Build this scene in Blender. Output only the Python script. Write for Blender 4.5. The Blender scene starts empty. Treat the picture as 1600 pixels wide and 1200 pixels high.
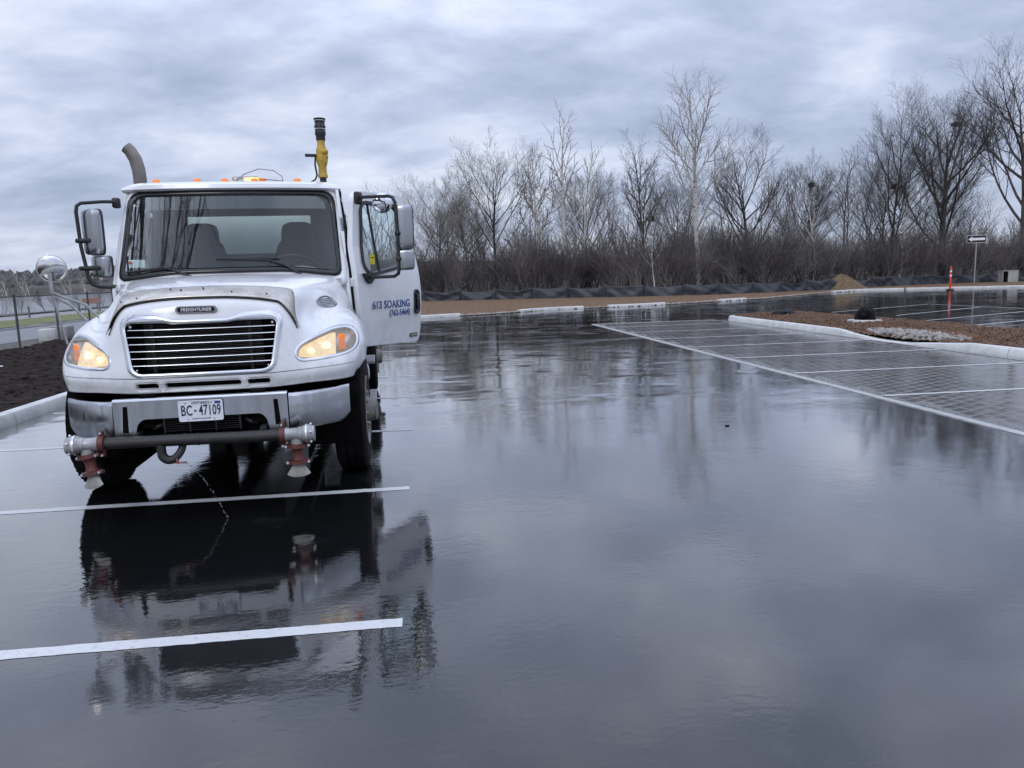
import bpy, bmesh, math, random
import numpy as np
from mathutils import Vector, Matrix
from mathutils.bvhtree import BVHTree
from mathutils.geometry import tessellate_polygon

# ------------------------------------------------------------------ camera, sky, light
scene = bpy.context.scene
R = math.radians
H_EYE = 1.62
yaw, pitch, roll = R(6.76), R(8.18), R(1.66)
fwd = Vector((math.sin(yaw)*math.cos(pitch), math.cos(yaw)*math.cos(pitch), -math.sin(pitch)))
rt = Vector((math.cos(yaw), -math.sin(yaw), 0.0))
up = rt.cross(fwd)
rt2 = rt*math.cos(roll) - up*math.sin(roll)
up2 = up*math.cos(roll) + rt*math.sin(roll)
cam_data = bpy.data.cameras.new('camera')
cam = bpy.data.objects.new('camera', cam_data)
scene.collection.objects.link(cam)
cam.matrix_world = Matrix(((rt2.x, up2.x, -fwd.x, 0), (rt2.y, up2.y, -fwd.y, 0), (rt2.z, up2.z, -fwd.z, H_EYE), (0, 0, 0, 1)))
cam_data.sensor_width = 36.0
cam_data.lens = 1155.0/1600.0*36.0
cam_data.clip_start = 0.05
cam_data.clip_end = 5000
scene.camera = cam

SUN_EL, SUN_AZ = R(38), R(205)          # azimuth clockwise from +Y: behind the camera, a little left
world = bpy.data.worlds.new('World'); scene.world = world; world.use_nodes = True
wt = world.node_tree; wt.nodes.clear()
def WN(t, **k):
    n = wt.nodes.new(t)
    for a, b in k.items(): setattr(n, a, b)
    return n
def WL(a, b): wt.links.new(a, b)
wout = WN('ShaderNodeOutputWorld')
sky = WN('ShaderNodeTexSky', sky_type='NISHITA', sun_disc=False, sun_elevation=SUN_EL, sun_rotation=SUN_AZ)
bg_sky = WN('ShaderNodeBackground'); bg_sky.inputs['Strength'].default_value = 0.11
WL(sky.outputs[0], bg_sky.inputs[0])
tc = WN('ShaderNodeTexCoord')
sep = WN('ShaderNodeSeparateXYZ'); WL(tc.outputs['Generated'], sep.inputs[0])
def wmath(op, a, b=None, c=None):
    n = WN('ShaderNodeMath', operation=op)
    for i, v in enumerate((a, b, c)):
        if v is None: continue
        if isinstance(v, (int, float)): n.inputs[i].default_value = v
        else: WL(v, n.inputs[i])
    return n.outputs[0]
zc = wmath('MAXIMUM', sep.outputs[2], 0.0)
den = wmath('ADD', zc, 0.30)
cx = wmath('DIVIDE', sep.outputs[0], den); cy = wmath('DIVIDE', sep.outputs[1], den)
comb = WN('ShaderNodeCombineXYZ'); WL(cx, comb.inputs[0]); WL(cy, comb.inputs[1])
mp = WN('ShaderNodeMapping'); mp.inputs['Rotation'].default_value = (0, 0, R(38)); mp.inputs['Scale'].default_value = (0.95, 1.35, 1)
mp.inputs['Location'].default_value = (3.4, 1.2, 0)
WL(comb.outputs[0], mp.inputs[0])
n1 = WN('ShaderNodeTexNoise'); n1.inputs['Scale'].default_value = 2.0; n1.inputs['Detail'].default_value = 8; n1.inputs['Roughness'].default_value = 0.55; n1.inputs['Distortion'].default_value = 0.25
n2 = WN('ShaderNodeTexNoise'); n2.inputs['Scale'].default_value = 0.9; n2.inputs['Detail'].default_value = 3
n3 = WN('ShaderNodeTexNoise'); n3.inputs['Scale'].default_value = 6.5; n3.inputs['Detail'].default_value = 5; n3.inputs['Distortion'].default_value = 0.6
for n in (n1, n2, n3): WL(mp.outputs[0], n.inputs['Vector'])
s = wmath('ADD', wmath('MULTIPLY', n1.outputs['Fac'], 0.60), wmath('MULTIPLY', n2.outputs['Fac'], 0.32))
s = wmath('ADD', s, wmath('MULTIPLY', n3.outputs['Fac'], 0.16))
cr = WN('ShaderNodeValToRGB'); WL(s, cr.inputs[0])
e = cr.color_ramp.elements
e[0].position = 0.42; e[0].color = (0.33, 0.385, 0.53, 1)
e[1].position = 0.68; e[1].color = (0.74, 0.79, 0.90, 1)
for p_, c_ in ((0.49, (0.41, 0.47, 0.625, 1)), (0.55, (0.50, 0.557, 0.725, 1)), (0.61, (0.61, 0.67, 0.82, 1))):
    q = e.new(p_); q.color = c_
# an overcast sky grows smoothly brighter towards the zenith
grad = WN('ShaderNodeMapRange'); WL(zc, grad.inputs[0])
grad.inputs[1].default_value = 0.0; grad.inputs[2].default_value = 1.0
grad.inputs[3].default_value = 0.0; grad.inputs[4].default_value = 1.0
gr_ = WN('ShaderNodeValToRGB'); WL(grad.outputs[0], gr_.inputs[0])
ge = gr_.color_ramp.elements; ge[0].position = 0.0; ge[0].color = (.40, .40, .40, 1); ge[1].position = 0.85; ge[1].color = (1, 1, 1, 1)
for p_, v_ in ((.27, .44), (.42, .62), (.58, .80)): q = ge.new(p_); q.color = (v_, v_, v_, 1)
gst = wmath('MULTIPLY', gr_.outputs[0], 2.75)
bg_cl = WN('ShaderNodeBackground'); WL(cr.outputs[0], bg_cl.inputs[0]); WL(gst, bg_cl.inputs[1])
mixw = WN('ShaderNodeMixShader'); mixw.inputs[0].default_value = 0.9
WL(bg_sky.outputs[0], mixw.inputs[1]); WL(bg_cl.outputs[0], mixw.inputs[2]); WL(mixw.outputs[0], wout.inputs[0])

sd = bpy.data.lights.new('sun', 'SUN'); sd.energy = 0.55; sd.angle = R(18); sd.color = (1.0, 0.95, 0.88)
so = bpy.data.objects.new('sun', sd); scene.collection.objects.link(so)
dirv = Vector((math.sin(SUN_AZ)*math.cos(SUN_EL), math.cos(SUN_AZ)*math.cos(SUN_EL), math.sin(SUN_EL)))
so.rotation_euler = dirv.to_track_quat('Z', 'Y').to_euler(); so.location = (0, 0, 30)

scene.view_settings.view_transform = 'Standard'; scene.view_settings.look = 'None'
scene.view_settings.exposure = 0.0; scene.view_settings.gamma = 1.0; scene.view_settings.use_curve_mapping = False
scene.render.engine = 'CYCLES'
scene.cycles.max_bounces = 10; scene.cycles.transparent_max_bounces = 16
scene.cycles.caustics_reflective = False; scene.cycles.caustics_refractive = False

# ------------------------------------------------------------------ helpers
COL = scene.collection
def mat(name, c, c2=None, sc=5.0, rough=0.5, rough2=None, metal=0.0, bump=0.0, bsc=None, coat=0.0, ior=1.5, det=4, stretch=None,
        emit=None, es=0.0, ramp=(0.35, 0.65), objrand=0.0, crough=0.05):
    m = bpy.data.materials.new(name); m.use_nodes = True
    t = m.node_tree; b = t.nodes['Principled BSDF']
    b.inputs['Base Color'].default_value = (*c, 1); b.inputs['Roughness'].default_value = rough
    b.inputs['Metallic'].default_value = metal; b.inputs['Coat Weight'].default_value = coat; b.inputs['Coat Roughness'].default_value = crough
    b.inputs['IOR'].default_value = ior
    if emit: b.inputs['Emission Color'].default_value = (*emit, 1); b.inputs['Emission Strength'].default_value = es
    tcn = t.nodes.new('ShaderNodeTexCoord'); src = tcn.outputs['Object']
    if stretch:
        mpn = t.nodes.new('ShaderNodeMapping'); mpn.inputs['Scale'].default_value = stretch; t.links.new(src, mpn.inputs[0]); src = mpn.outputs[0]
    if c2 or rough2 is not None:
        n = t.nodes.new('ShaderNodeTexNoise'); n.inputs['Scale'].default_value = sc; n.inputs['Detail'].default_value = det; n.inputs['Roughness'].default_value = 0.6
        t.links.new(src, n.inputs['Vector'])
        mr = t.nodes.new('ShaderNodeMapRange'); mr.inputs[1].default_value = ramp[0]; mr.inputs[2].default_value = ramp[1]
        t.links.new(n.outputs['Fac'], mr.inputs[0])
        if c2:
            mx = t.nodes.new('ShaderNodeMix'); mx.data_type = 'RGBA'; mx.inputs[6].default_value = (*c, 1); mx.inputs[7].default_value = (*c2, 1)
            t.links.new(mr.outputs[0], mx.inputs[0]); outc = mx.outputs[2]
            if objrand:
                oi = t.nodes.new('ShaderNodeObjectInfo'); hs = t.nodes.new('ShaderNodeHueSaturation')
                m2 = t.nodes.new('ShaderNodeMapRange'); m2.inputs[3].default_value = 1-objrand; m2.inputs[4].default_value = 1+objrand
                t.links.new(oi.outputs['Random'], m2.inputs[0]); t.links.new(m2.outputs[0], hs.inputs['Value']); t.links.new(outc, hs.inputs['Color']); outc = hs.outputs[0]
            t.links.new(outc, b.inputs['Base Color'])
        if rough2 is not None:
            mq = t.nodes.new('ShaderNodeMapRange'); mq.inputs[3].default_value = rough; mq.inputs[4].default_value = rough2
            t.links.new(mr.outputs[0], mq.inputs[0]); t.links.new(mq.outputs[0], b.inputs['Roughness'])
    if bump:
        n = t.nodes.new('ShaderNodeTexNoise'); n.inputs['Scale'].default_value = bsc or sc; n.inputs['Detail'].default_value = 5
        t.links.new(src, n.inputs['Vector'])
        bn = t.nodes.new('ShaderNodeBump'); bn.inputs['Distance'].default_value = bump; bn.inputs['Strength'].default_value = 1.0
        t.links.new(n.outputs['Fac'], bn.inputs['Height']); t.links.new(bn.outputs[0], b.inputs['Normal'])
    return m

def road_film(m, z0=.95, amt=.55):
    t = m.node_tree; b = t.nodes['Principled BSDF']; src = b.inputs['Base Color'].links[0].from_socket
    tcn = t.nodes.new('ShaderNodeTexCoord'); sp = t.nodes.new('ShaderNodeSeparateXYZ'); t.links.new(tcn.outputs['Object'], sp.inputs[0])
    mr_ = t.nodes.new('ShaderNodeMapRange'); mr_.inputs[1].default_value = z0+.35; mr_.inputs[2].default_value = z0-.15; mr_.inputs[3].default_value = .10; t.links.new(sp.outputs[2], mr_.inputs[0])
    n = t.nodes.new('ShaderNodeTexNoise'); n.inputs['Scale'].default_value = 7; n.inputs['Detail'].default_value = 9; n.inputs['Roughness'].default_value = .68; t.links.new(tcn.outputs['Object'], n.inputs['Vector'])
    m2 = t.nodes.new('ShaderNodeMapRange'); m2.inputs[1].default_value = .42; m2.inputs[2].default_value = .72; t.links.new(n.outputs['Fac'], m2.inputs[0])
    mu = t.nodes.new('ShaderNodeMath'); mu.operation = 'MULTIPLY'; t.links.new(mr_.outputs[0], mu.inputs[0]); t.links.new(m2.outputs[0], mu.inputs[1])
    m3 = t.nodes.new('ShaderNodeMath'); m3.operation = 'MULTIPLY'; m3.inputs[1].default_value = amt; t.links.new(mu.outputs[0], m3.inputs[0])
    mx = t.nodes.new('ShaderNodeMix'); mx.data_type = 'RGBA'; mx.inputs[7].default_value = (.34, .31, .27, 1); t.links.new(m3.outputs[0], mx.inputs[0]); t.links.new(src, mx.inputs[6]); t.links.new(mx.outputs[2], b.inputs['Base Color'])
def link(o): COL.objects.link(o); return o
def tag(o, label=None, cat=None, group=None, kind=None):
    if label: o['label'] = label
    if cat: o['category'] = cat
    if group: o['group'] = group
    if kind: o['kind'] = kind
    return o
def empty(name, loc=(0, 0, 0), rz=0.0, parent=None):
    o = bpy.data.objects.new(name, None); link(o); o.location = loc; o.rotation_euler = (0, 0, rz); o.empty_display_size = 0.2
    if parent: o.parent = parent
    return o
def finish(me, m, smooth=None):
    me.materials.append(m)
    if smooth is not None and len(me.polygons):
        me.polygons.foreach_set('use_smooth', [True]*len(me.polygons))
        if smooth < 179: me.set_sharp_from_angle(angle=R(smooth))
def newobj(name, me, parent=None, loc=(0, 0, 0), rot=(0, 0, 0)):
    o = bpy.data.objects.new(name, me); link(o); o.location = loc; o.rotation_euler = rot
    if parent: o.parent = parent
    return o
def npmesh(name, V, F4=None, F3=None):
    """fast mesh from numpy arrays"""
    me = bpy.data.meshes.new(name)
    V = np.asarray(V, dtype=np.float32).reshape(-1, 3)
    loops = []; starts = []; n = 0; tot = []
    if F4 is not None and len(F4):
        F4 = np.asarray(F4, dtype=np.int32).reshape(-1, 4); loops.append(F4.ravel()); starts.append(np.arange(len(F4))*4+n); n += F4.size; tot.append(np.full(len(F4), 4))
    if F3 is not None and len(F3):
        F3 = np.asarray(F3, dtype=np.int32).reshape(-1, 3); loops.append(F3.ravel()); starts.append(np.arange(len(F3))*3+n); n += F3.size; tot.append(np.full(len(F3), 3))
    L = np.concatenate(loops); S = np.concatenate(starts); T = np.concatenate(tot)
    me.vertices.add(len(V)); me.vertices.foreach_set('co', V.ravel())
    me.loops.add(len(L)); me.loops.foreach_set('vertex_index', L.astype(np.int32))
    me.polygons.add(len(S)); me.polygons.foreach_set('loop_start', S.astype(np.int32)); me.polygons.foreach_set('loop_total', T.astype(np.int32))
    me.update(calc_edges=True)
    return me

class MB:
    """collects shapes into ONE mesh"""
    def __init__(s): s.v = []; s.f = []
    def add(s, v, f):
        o = len(s.v); s.v += [tuple(p) for p in v]; s.f += [tuple(i+o for i in q) for q in f]; return s
    def box(s, x0, x1, y0, y1, z0, z1, bev=0.0, seg=1):
        if bev <= 0:
            v = [(x, y, z) for z in (z0, z1) for x, y in ((x0, y0), (x1, y0), (x1, y1), (x0, y1))]
            return s.add(v, [(3, 2, 1, 0), (4, 5, 6, 7), (0, 1, 5, 4), (1, 2, 6, 5), (2, 3, 7, 6), (3, 0, 4, 7)])
        bm = bmesh.new(); bmesh.ops.create_cube(bm, size=1)
        bmesh.ops.scale(bm, vec=(x1-x0, y1-y0, z1-z0), verts=bm.verts); bmesh.ops.translate(bm, vec=((x0+x1)/2, (y0+y1)/2, (z0+z1)/2), verts=bm.verts)
        bmesh.ops.bevel(bm, geom=list(bm.edges), offset=bev, segments=seg, affect='EDGES', profile=0.5)
        s.addbm(bm); bm.free(); return s
    def addbm(s, bm):
        bm.verts.ensure_lookup_table(); bm.verts.index_update()
        s.add([tuple(v.co) for v in bm.verts], [[v.index for v in f.verts] for f in bm.faces])
    def tube(s, pts, rads, n=12, cap=True, close=False):
        pts = [Vector(p) for p in pts]
        if isinstance(rads, (int, float)): rads = [rads]*len(pts)
        v = []; f = []; m = len(pts); prev = None
        for i, p in enumerate(pts):
            if close: d = pts[(i+1) % m]-pts[i-1]
            else: d = pts[min(i+1, m-1)]-pts[max(i-1, 0)]
            d.normalize()
            if prev is None:
                a = Vector((0, 0, 1)) if abs(d.z) < 0.9 else Vector((1, 0, 0))
                x = d.cross(a).normalized()
            else: x = (prev-d*prev.dot(d)).normalized()
            prev = x; y = d.cross(x)
            for k in range(n):
                t = 2*math.pi*k/n; v.append(p+(x*math.cos(t)+y*math.sin(t))*rads[i])
        r = m if close else m-1
        for i in range(r):
            for k in range(n):
                a, b = i*n+k, i*n+(k+1) % n; c, d2 = ((i+1) % m)*n+(k+1) % n, ((i+1) % m)*n+k
                f.append((a, d2, c, b))
        if cap and not close:
            f.append(tuple(range(n))); f.append(tuple(range((m-1)*n, m*n))[::-1])
        return s.add(v, f)
    def cyl(s, a, b, r, n=16, r2=None): return s.tube([a, b], [r, r if r2 is None else r2], n)
    def lathe(s, prof, axis='z', c=(0, 0, 0), n=24, closed=False, sx=1, sy=1):
        """prof: (radius, height) pairs, turned about an axis through c"""
        v = []; f = []; m = len(prof)
        for r, h in prof:
            for k in range(n):
                t = 2*math.pi*k/n; a, b = r*math.cos(t)*sx, r*math.sin(t)*sy
                p = {'z': (a, b, h), 'x': (h, a, b), 'y': (a, h, b)}[axis]
                v.append((p[0]+c[0], p[1]+c[1], p[2]+c[2]))
        for i in range(m if closed else m-1):
            for k in range(n):
                j = (i+1) % m; f.append((i*n+k, i*n+(k+1) % n, j*n+(k+1) % n, j*n+k))
        if not closed:
            if prof[0][0] > 1e-5: f.append(tuple(range(n))[::-1])
            if prof[-1][0] > 1e-5: f.append(tuple(range((m-1)*n, m*n)))
        return s.add(v, f)
    def prism(s, poly, d0, d1, plane='xz'):
        """extrude a 2-D polygon along the third axis; plane 'xz' -> along y, 'xy' -> along z, 'yz' -> along x"""
        def P(a, b, d): return {'xz': (a, d, b), 'xy': (a, b, d), 'yz': (d, a, b)}[plane]
        n = len(poly); v = [P(a, b, d0) for a, b in poly]+[P(a, b, d1) for a, b in poly]
        tri = tessellate_polygon([[Vector((a, b, 0)) for a, b in poly]])
        f = [tuple(t) for t in tri]+[tuple(i+n for i in t)[::-1] for t in tri]
        f += [(i, (i+1) % n, (i+1) % n+n, i+n) for i in range(n)]
        return s.add(v, f)
    def grid(s, P, closeu=False, closev=False, flip=False):
        P = np.asarray(P); nu, nv = P.shape[:2]; f = []
        for i in range(nu if closeu else nu-1):
            for j in range(nv if closev else nv-1):
                a, b, c, d = i*nv+j, ((i+1) % nu)*nv+j, ((i+1) % nu)*nv+(j+1) % nv, i*nv+(j+1) % nv
                f.append((a, d, c, b) if flip else (a, b, c, d))
        return s.add(P.reshape(-1, 3).tolist(), f)
    def ball(s, c, rx, ry=None, rz=None, n=12, m=8):
        ry = ry or rx; rz = rz or rx
        pr = [(math.sin(math.pi*i/m), -math.cos(math.pi*i/m)) for i in range(m+1)]
        v = []; f = []
        for r, h in pr:
            for k in range(n):
                t = 2*math.pi*k/n; v.append((c[0]+rx*r*math.cos(t), c[1]+ry*r*math.sin(t), c[2]+rz*h))
        for i in range(m):
            for k in range(n): f.append((i*n+k, i*n+(k+1) % n, (i+1)*n+(k+1) % n, (i+1)*n+k))
        return s.add(v, f)
    def mesh(s, name, m, smooth=35, fix=True):
        me = bpy.data.meshes.new(name); me.from_pydata(s.v, [], s.f)
        if fix:
            bm = bmesh.new(); bm.from_mesh(me); bmesh.ops.remove_doubles(bm, verts=bm.verts, dist=1e-6)
            bmesh.ops.recalc_face_normals(bm, faces=bm.faces); bm.to_mesh(me); bm.free()
        finish(me, m, smooth); return me
    def build(s, name, m, parent=None, smooth=35, loc=(0, 0, 0), rot=(0, 0, 0), fix=True, label=None):
        o = newobj(name, s.mesh(name, m, smooth, fix), parent, loc, rot)
        if label: o['label'] = label
        return o

def rrect(x0, x1, z0, z1, r, n=5):
    out = []
    for cx_, cz_, a0 in ((x1-r, z1-r, 0), (x0+r, z1-r, 90), (x0+r, z0+r, 180), (x1-r, z0+r, 270)):
        for k in range(n+1):
            a = R(a0+90*k/n); out.append((cx_+r*math.cos(a), cz_+r*math.sin(a)))
    return out
def roundpoly(P, r, n=4):
    """round the corners of a polygon; r = number or list"""
    out = []; m = len(P)
    for i in range(m):
        p = Vector(P[i]); a = Vector(P[i-1])-p; b = Vector(P[(i+1) % m])-p
        rr = r[i] if isinstance(r, (list, tuple)) else r
        rr = min(rr, a.length*0.49, b.length*0.49)
        p0 = p+a.normalized()*rr; p1 = p+b.normalized()*rr
        for k in range(n+1):
            t = k/n; q = p0*(1-t)**2+p*2*t*(1-t)+p1*t*t; out.append((q.x, q.y))
    return out
def scalepoly(P, d):
    """offset a polygon by d (positive = outwards)"""
    m = len(P); out = []
    area = sum(P[i][0]*P[(i+1) % m][1]-P[(i+1) % m][0]*P[i][1] for i in range(m)); sg = 1 if area > 0 else -1
    for i in range(m):
        a = Vector(P[i-1]); b = Vector(P[(i+1) % m]); t = (b-a)
        t.normalize(); out.append((P[i][0]+t.y*d*sg, P[i][1]-t.x*d*sg))
    return out
def inside(P, x, z):
    c = False; n = len(P); j = n-1
    for i in range(n):
        if (P[i][1] > z) != (P[j][1] > z) and x < (P[j][0]-P[i][0])*(z-P[i][1])/(P[j][1]-P[i][1])+P[i][0]: c = not c
        j = i
    return c
def text_mesh(body, size, m, parent, loc, rot, name='lettering', sx=1.0, bold=0.0, ext=0.002, align='CENTER', shear=0.0):
    cu = bpy.data.curves.new('t', 'FONT'); cu.body = body; cu.size = size; cu.align_x = align; cu.align_y = 'CENTER'
    cu.extrude = ext; cu.offset = bold; cu.space_character = 1.06; cu.shear = shear; cu.resolution_u = 3
    o = bpy.data.objects.new('t', cu); link(o); dg = bpy.context.evaluated_depsgraph_get(); dg.update()
    me = bpy.data.meshes.new_from_object(o.evaluated_get(dg)); bpy.data.objects.remove(o); bpy.data.curves.remove(cu)
    me.materials.clear(); me.materials.append(m)
    r = newobj(name, me, parent, loc, rot); r.scale = (sx, 1, 1); return r

def sheet(name, poly, z, m, kind='structure', parent=None, label=None):
    me = bpy.data.meshes.new(name); tri = tessellate_polygon([[Vector((x, y, 0)) for x, y in poly]])
    fs = []
    for t in tri:
        a, b, c = [poly[i] for i in t]
        fs.append(tuple(t) if (b[0]-a[0])*(c[1]-a[1])-(b[1]-a[1])*(c[0]-a[0]) > 0 else tuple(t)[::-1])
    me.from_pydata([(x, y, z) for x, y in poly], [], fs); me.update(); me.materials.append(m)
    o = newobj(name, me, parent)
    if kind: o['kind'] = kind
    if label: o['label'] = label
    return o

# small value-noise for shaping terrain
_ng = np.random.RandomState(5).rand(256, 256)
def vnoise(x, y):
    xi = np.floor(x).astype(int); yi = np.floor(y).astype(int); fx = x-xi; fy = y-yi
    fx = fx*fx*(3-2*fx); fy = fy*fy*(3-2*fy)
    a = _ng[xi % 256, yi % 256]; b = _ng[(xi+1) % 256, yi % 256]; c = _ng[xi % 256, (yi+1) % 256]; d = _ng[(xi+1) % 256, (yi+1) % 256]
    return (a*(1-fx)+b*fx)*(1-fy)+(c*(1-fx)+d*fx)*fy
def fbm(x, y, o=4):
    s_ = 0; a = 0.5
    for k in range(o): s_ = s_+a*vnoise(x*2**k+17*k, y*2**k+31*k); a *= 0.5
    return s_

# ------------------------------------------------------------------ materials
def wet_asphalt():
    m = bpy.data.materials.new('wet_asphalt'); m.use_nodes = True; t = m.node_tree; b = t.nodes['Principled BSDF']
    N = lambda ty, **k: (lambda n: ([setattr(n, a, c) for a, c in k.items()], n)[1])(t.nodes.new(ty))
    L = t.links.new
    tcn = N('ShaderNodeTexCoord'); P = tcn.outputs['Object']
    def noise(sc, det=3, rough=0.55, vec=P, dist=0.0):
        n = N('ShaderNodeTexNoise'); n.inputs['Scale'].default_value = sc; n.inputs['Detail'].default_value = det; n.inputs['Roughness'].default_value = rough; n.inputs['Distortion'].default_value = dist
        L(vec, n.inputs['Vector']); return n.outputs['Fac']
    def mr(v, a, c, lo=0.0, hi=1.0):
        n = N('ShaderNodeMapRange'); n.interpolation_type = 'SMOOTHSTEP'
        for i, x in ((1, a), (2, c), (3, lo), (4, hi)): n.inputs[i].default_value = x
        L(v, n.inputs[0]); return n.outputs[0]
    def ma(op, a, c=None):
        n = N('ShaderNodeMath', operation=op)
        for i, x in enumerate((a, c)):
            if x is None: continue
            if isinstance(x, (int, float)): n.inputs[i].default_value = x
            else: L(x, n.inputs[i])
        return n.outputs[0]
    sp = N('ShaderNodeSeparateXYZ'); L(P, sp.inputs[0])
    # film thickness: big soft patches
    film = mr(noise(0.28, 4, 0.6), 0.40, 0.60)
    grit = noise(95, 3, 0.7)
    spots = mr(noise(1.1, 8, 0.72), 0.55, 0.75)
    cm = N('ShaderNodeMix'); cm.data_type = 'RGBA'; cm.inputs[6].default_value = (0.003, 0.003, 0.0035, 1); cm.inputs[7].default_value = (0.014, 0.014, 0.015, 1); L(grit, cm.inputs[0])
    c2 = N('ShaderNodeMix'); c2.data_type = 'RGBA'; L(ma('MULTIPLY', spots, 0.5), c2.inputs[0]); L(cm.outputs[2], c2.inputs[6]); c2.inputs[7].default_value = (0.07, 0.07, 0.072, 1)
    L(c2.outputs[2], b.inputs['Base Color'])
    L(mr(film, 0, 1, 0.06, 0.02), b.inputs['Roughness'])
    b.inputs['IOR'].default_value = 1.5; b.inputs['Specular IOR Level'].default_value = 0.0
    # surface relief, heights in metres
    st = N('ShaderNodeMapping'); st.inputs['Scale'].default_value = (0.75, 1.25, 1); st.inputs['Rotation'].default_value = (0, 0, R(-18)); L(P, st.inputs[0])
    patch = mr(noise(0.55, 3), 0.36, 0.66, 0.25, 1.35)
    h = ma('MULTIPLY', noise(7.5, 2, 0.5, st.outputs[0], 0.4), 0.0010)
    h = ma('MULTIPLY', h, patch)
    h = ma('ADD', h, ma('MULTIPLY', noise(1.3, 2, 0.5), 0.0022))
    h = ma('ADD', h, ma('MULTIPLY', ma('MULTIPLY', noise(26, 2, 0.5, st.outputs[0]), patch), 0.00060))
    h = ma('ADD', h, ma('MULTIPLY', noise(62, 3, 0.6), 0.00013))
    h = ma('ADD', h, ma('MULTIPLY', ma('MULTIPLY', grit, mr(film, 0, 1, 1.0, 0.2)), 0.00002))
    # fronts of water running across the middle of the lot
    wm = N('ShaderNodeMapping'); wm.inputs['Location'].default_value = (1.5, -3.0, 0); wm.inputs['Rotation'].default_value = (0, 0, R(10)); wm.inputs['Scale'].default_value = (0.42, 1.0, 1); L(P, wm.inputs[0])
    wv = N('ShaderNodeTexWave', wave_type='BANDS', bands_direction='Y', wave_profile='SAW'); wv.inputs['Scale'].default_value = 0.36; wv.inputs['Distortion'].default_value = 9.0
    wv.inputs['Detail'].default_value = 2.5; wv.inputs['Detail Scale'].default_value = 0.7; L(wm.outputs[0], wv.inputs['Vector'])
    mask = ma('MULTIPLY', mr(sp.outputs[1], 7.5, 10.0), mr(sp.outputs[1], 17.5, 15.5))
    mask = ma('MULTIPLY', mask, mr(noise(0.5, 3), 0.38, 0.55))
    h = ma('ADD', h, ma('MULTIPLY', ma('MULTIPLY', wv.outputs['Fac'], mask), 0.011))
    # thin film edges farther off
    fm = N('ShaderNodeMapping'); fm.inputs['Scale'].default_value = (0.16, 0.75, 1); fm.inputs['Rotation'].default_value = (0, 0, R(-6)); L(P, fm.inputs[0])
    fe = mr(noise(1.0, 5, 0.62, fm.outputs[0], 0.6), 0.50, 0.53)
    h = ma('ADD', h, ma('MULTIPLY', ma('MULTIPLY', fe, mr(sp.outputs[1], 14, 19)), 0.0045))
    bn = N('ShaderNodeBump'); bn.inputs['Strength'].default_value = 1.0; bn.inputs['Distance'].default_value = 1.0; L(h, bn.inputs['Height']); L(bn.outputs[0], b.inputs['Normal'])
    # the film of water lying on the stone
    gl = N('ShaderNodeBsdfGlossy'); fr = N('ShaderNodeFresnel'); fr.inputs[0].default_value = 1.52
    L(bn.outputs[0], gl.inputs['Normal']); L(bn.outputs[0], fr.inputs['Normal']); L(mr(film, 0, 1, 0.05, 0.018), gl.inputs['Roughness'])
    mx = N('ShaderNodeMixShader'); L(ma('MINIMUM', ma('SUBTRACT', ma('MULTIPLY', fr.outputs[0], 2.5), 0.055), 0.93), mx.inputs[0]); L(b.outputs[0], mx.inputs[1]); L(gl.outputs[0], mx.inputs[2])
    L(mx.outputs[0], t.nodes['Material Output'].inputs[0])
    return m
M = {}
M['asphalt'] = wet_asphalt()
M['paver'] = mat('wet_paver', (0.075, 0.068, 0.062), (0.13, 0.12, 0.108), sc=2.2, rough=0.05, rough2=0.20, bump=0.0006, bsc=22, ior=2.15, objrand=0.25, det=8)
M['joint'] = mat('wet_joint_sand', (0.085, 0.082, 0.076), (0.17, 0.163, 0.15), sc=14, rough=0.15, rough2=0.4, bump=0.001, bsc=60, ior=1.7)
M['paint'] = mat('road_paint', (0.58, 0.59, 0.59), (0.27, 0.28, 0.285), sc=30, rough=0.25, rough2=0.5, bump=0.0008, bsc=160, ramp=(0.54, 0.80), det=6)
M['concrete'] = mat('kerb_concrete', (0.66, 0.66, 0.63), (0.50, 0.50, 0.475), sc=3.2, rough=0.35, rough2=0.65, bump=0.002, bsc=45, det=7)
M['gutter'] = mat('wet_gutter_concrete', (0.26, 0.26, 0.25), (0.17, 0.17, 0.165), sc=2.5, rough=0.08, rough2=0.25, bump=0.001, bsc=20)
M['bandconc'] = mat('worn_band_concrete', (0.50, 0.50, 0.48), (0.30, 0.30, 0.29), sc=5, rough=0.2, rough2=0.5, det=8, bump=.001, bsc=40)
M['mulch'] = mat('wood_mulch', (0.075, 0.042, 0.028), (0.21, 0.125, 0.085), sc=22, rough=0.85, bump=0.03, bsc=26, det=8, ramp=(0.38, 0.66), ior=1.15)
M['mulch_far'] = mat('tan_mulch_strip', (0.105, 0.066, 0.042), (0.22, 0.145, 0.092), sc=5, rough=0.9, bump=0.05, bsc=9, det=8, ior=1.15)
M['soil'] = mat('dark_wet_soil', (0.014, 0.011, 0.010), (0.046, 0.036, 0.031), sc=6, rough=0.9, bump=0.06, bsc=12, det=9, ior=1.12)
M['litter'] = mat('leaf_litter', (0.028, 0.023, 0.020), (0.060, 0.049, 0.041), sc=2.0, rough=0.95, bump=0.05, bsc=6, det=8, ior=1.15)
M['grass'] = mat('dull_grass', (0.12, 0.15, 0.05), (0.22, 0.21, 0.085), sc=0.7, rough=0.95, bump=0.05, bsc=6, det=8, ior=1.15)
M['verge'] = mat('gravel_verge', (0.085, 0.08, 0.07), (0.16, 0.145, 0.12), sc=3, rough=0.9, bump=0.04, bsc=12, det=8, ior=1.15)
M['road'] = mat('damp_road_asphalt', (0.13, 0.13, 0.135), (0.17, 0.17, 0.175), sc=0.8, rough=0.4, rough2=0.6, bump=0.002, bsc=60)
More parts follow.
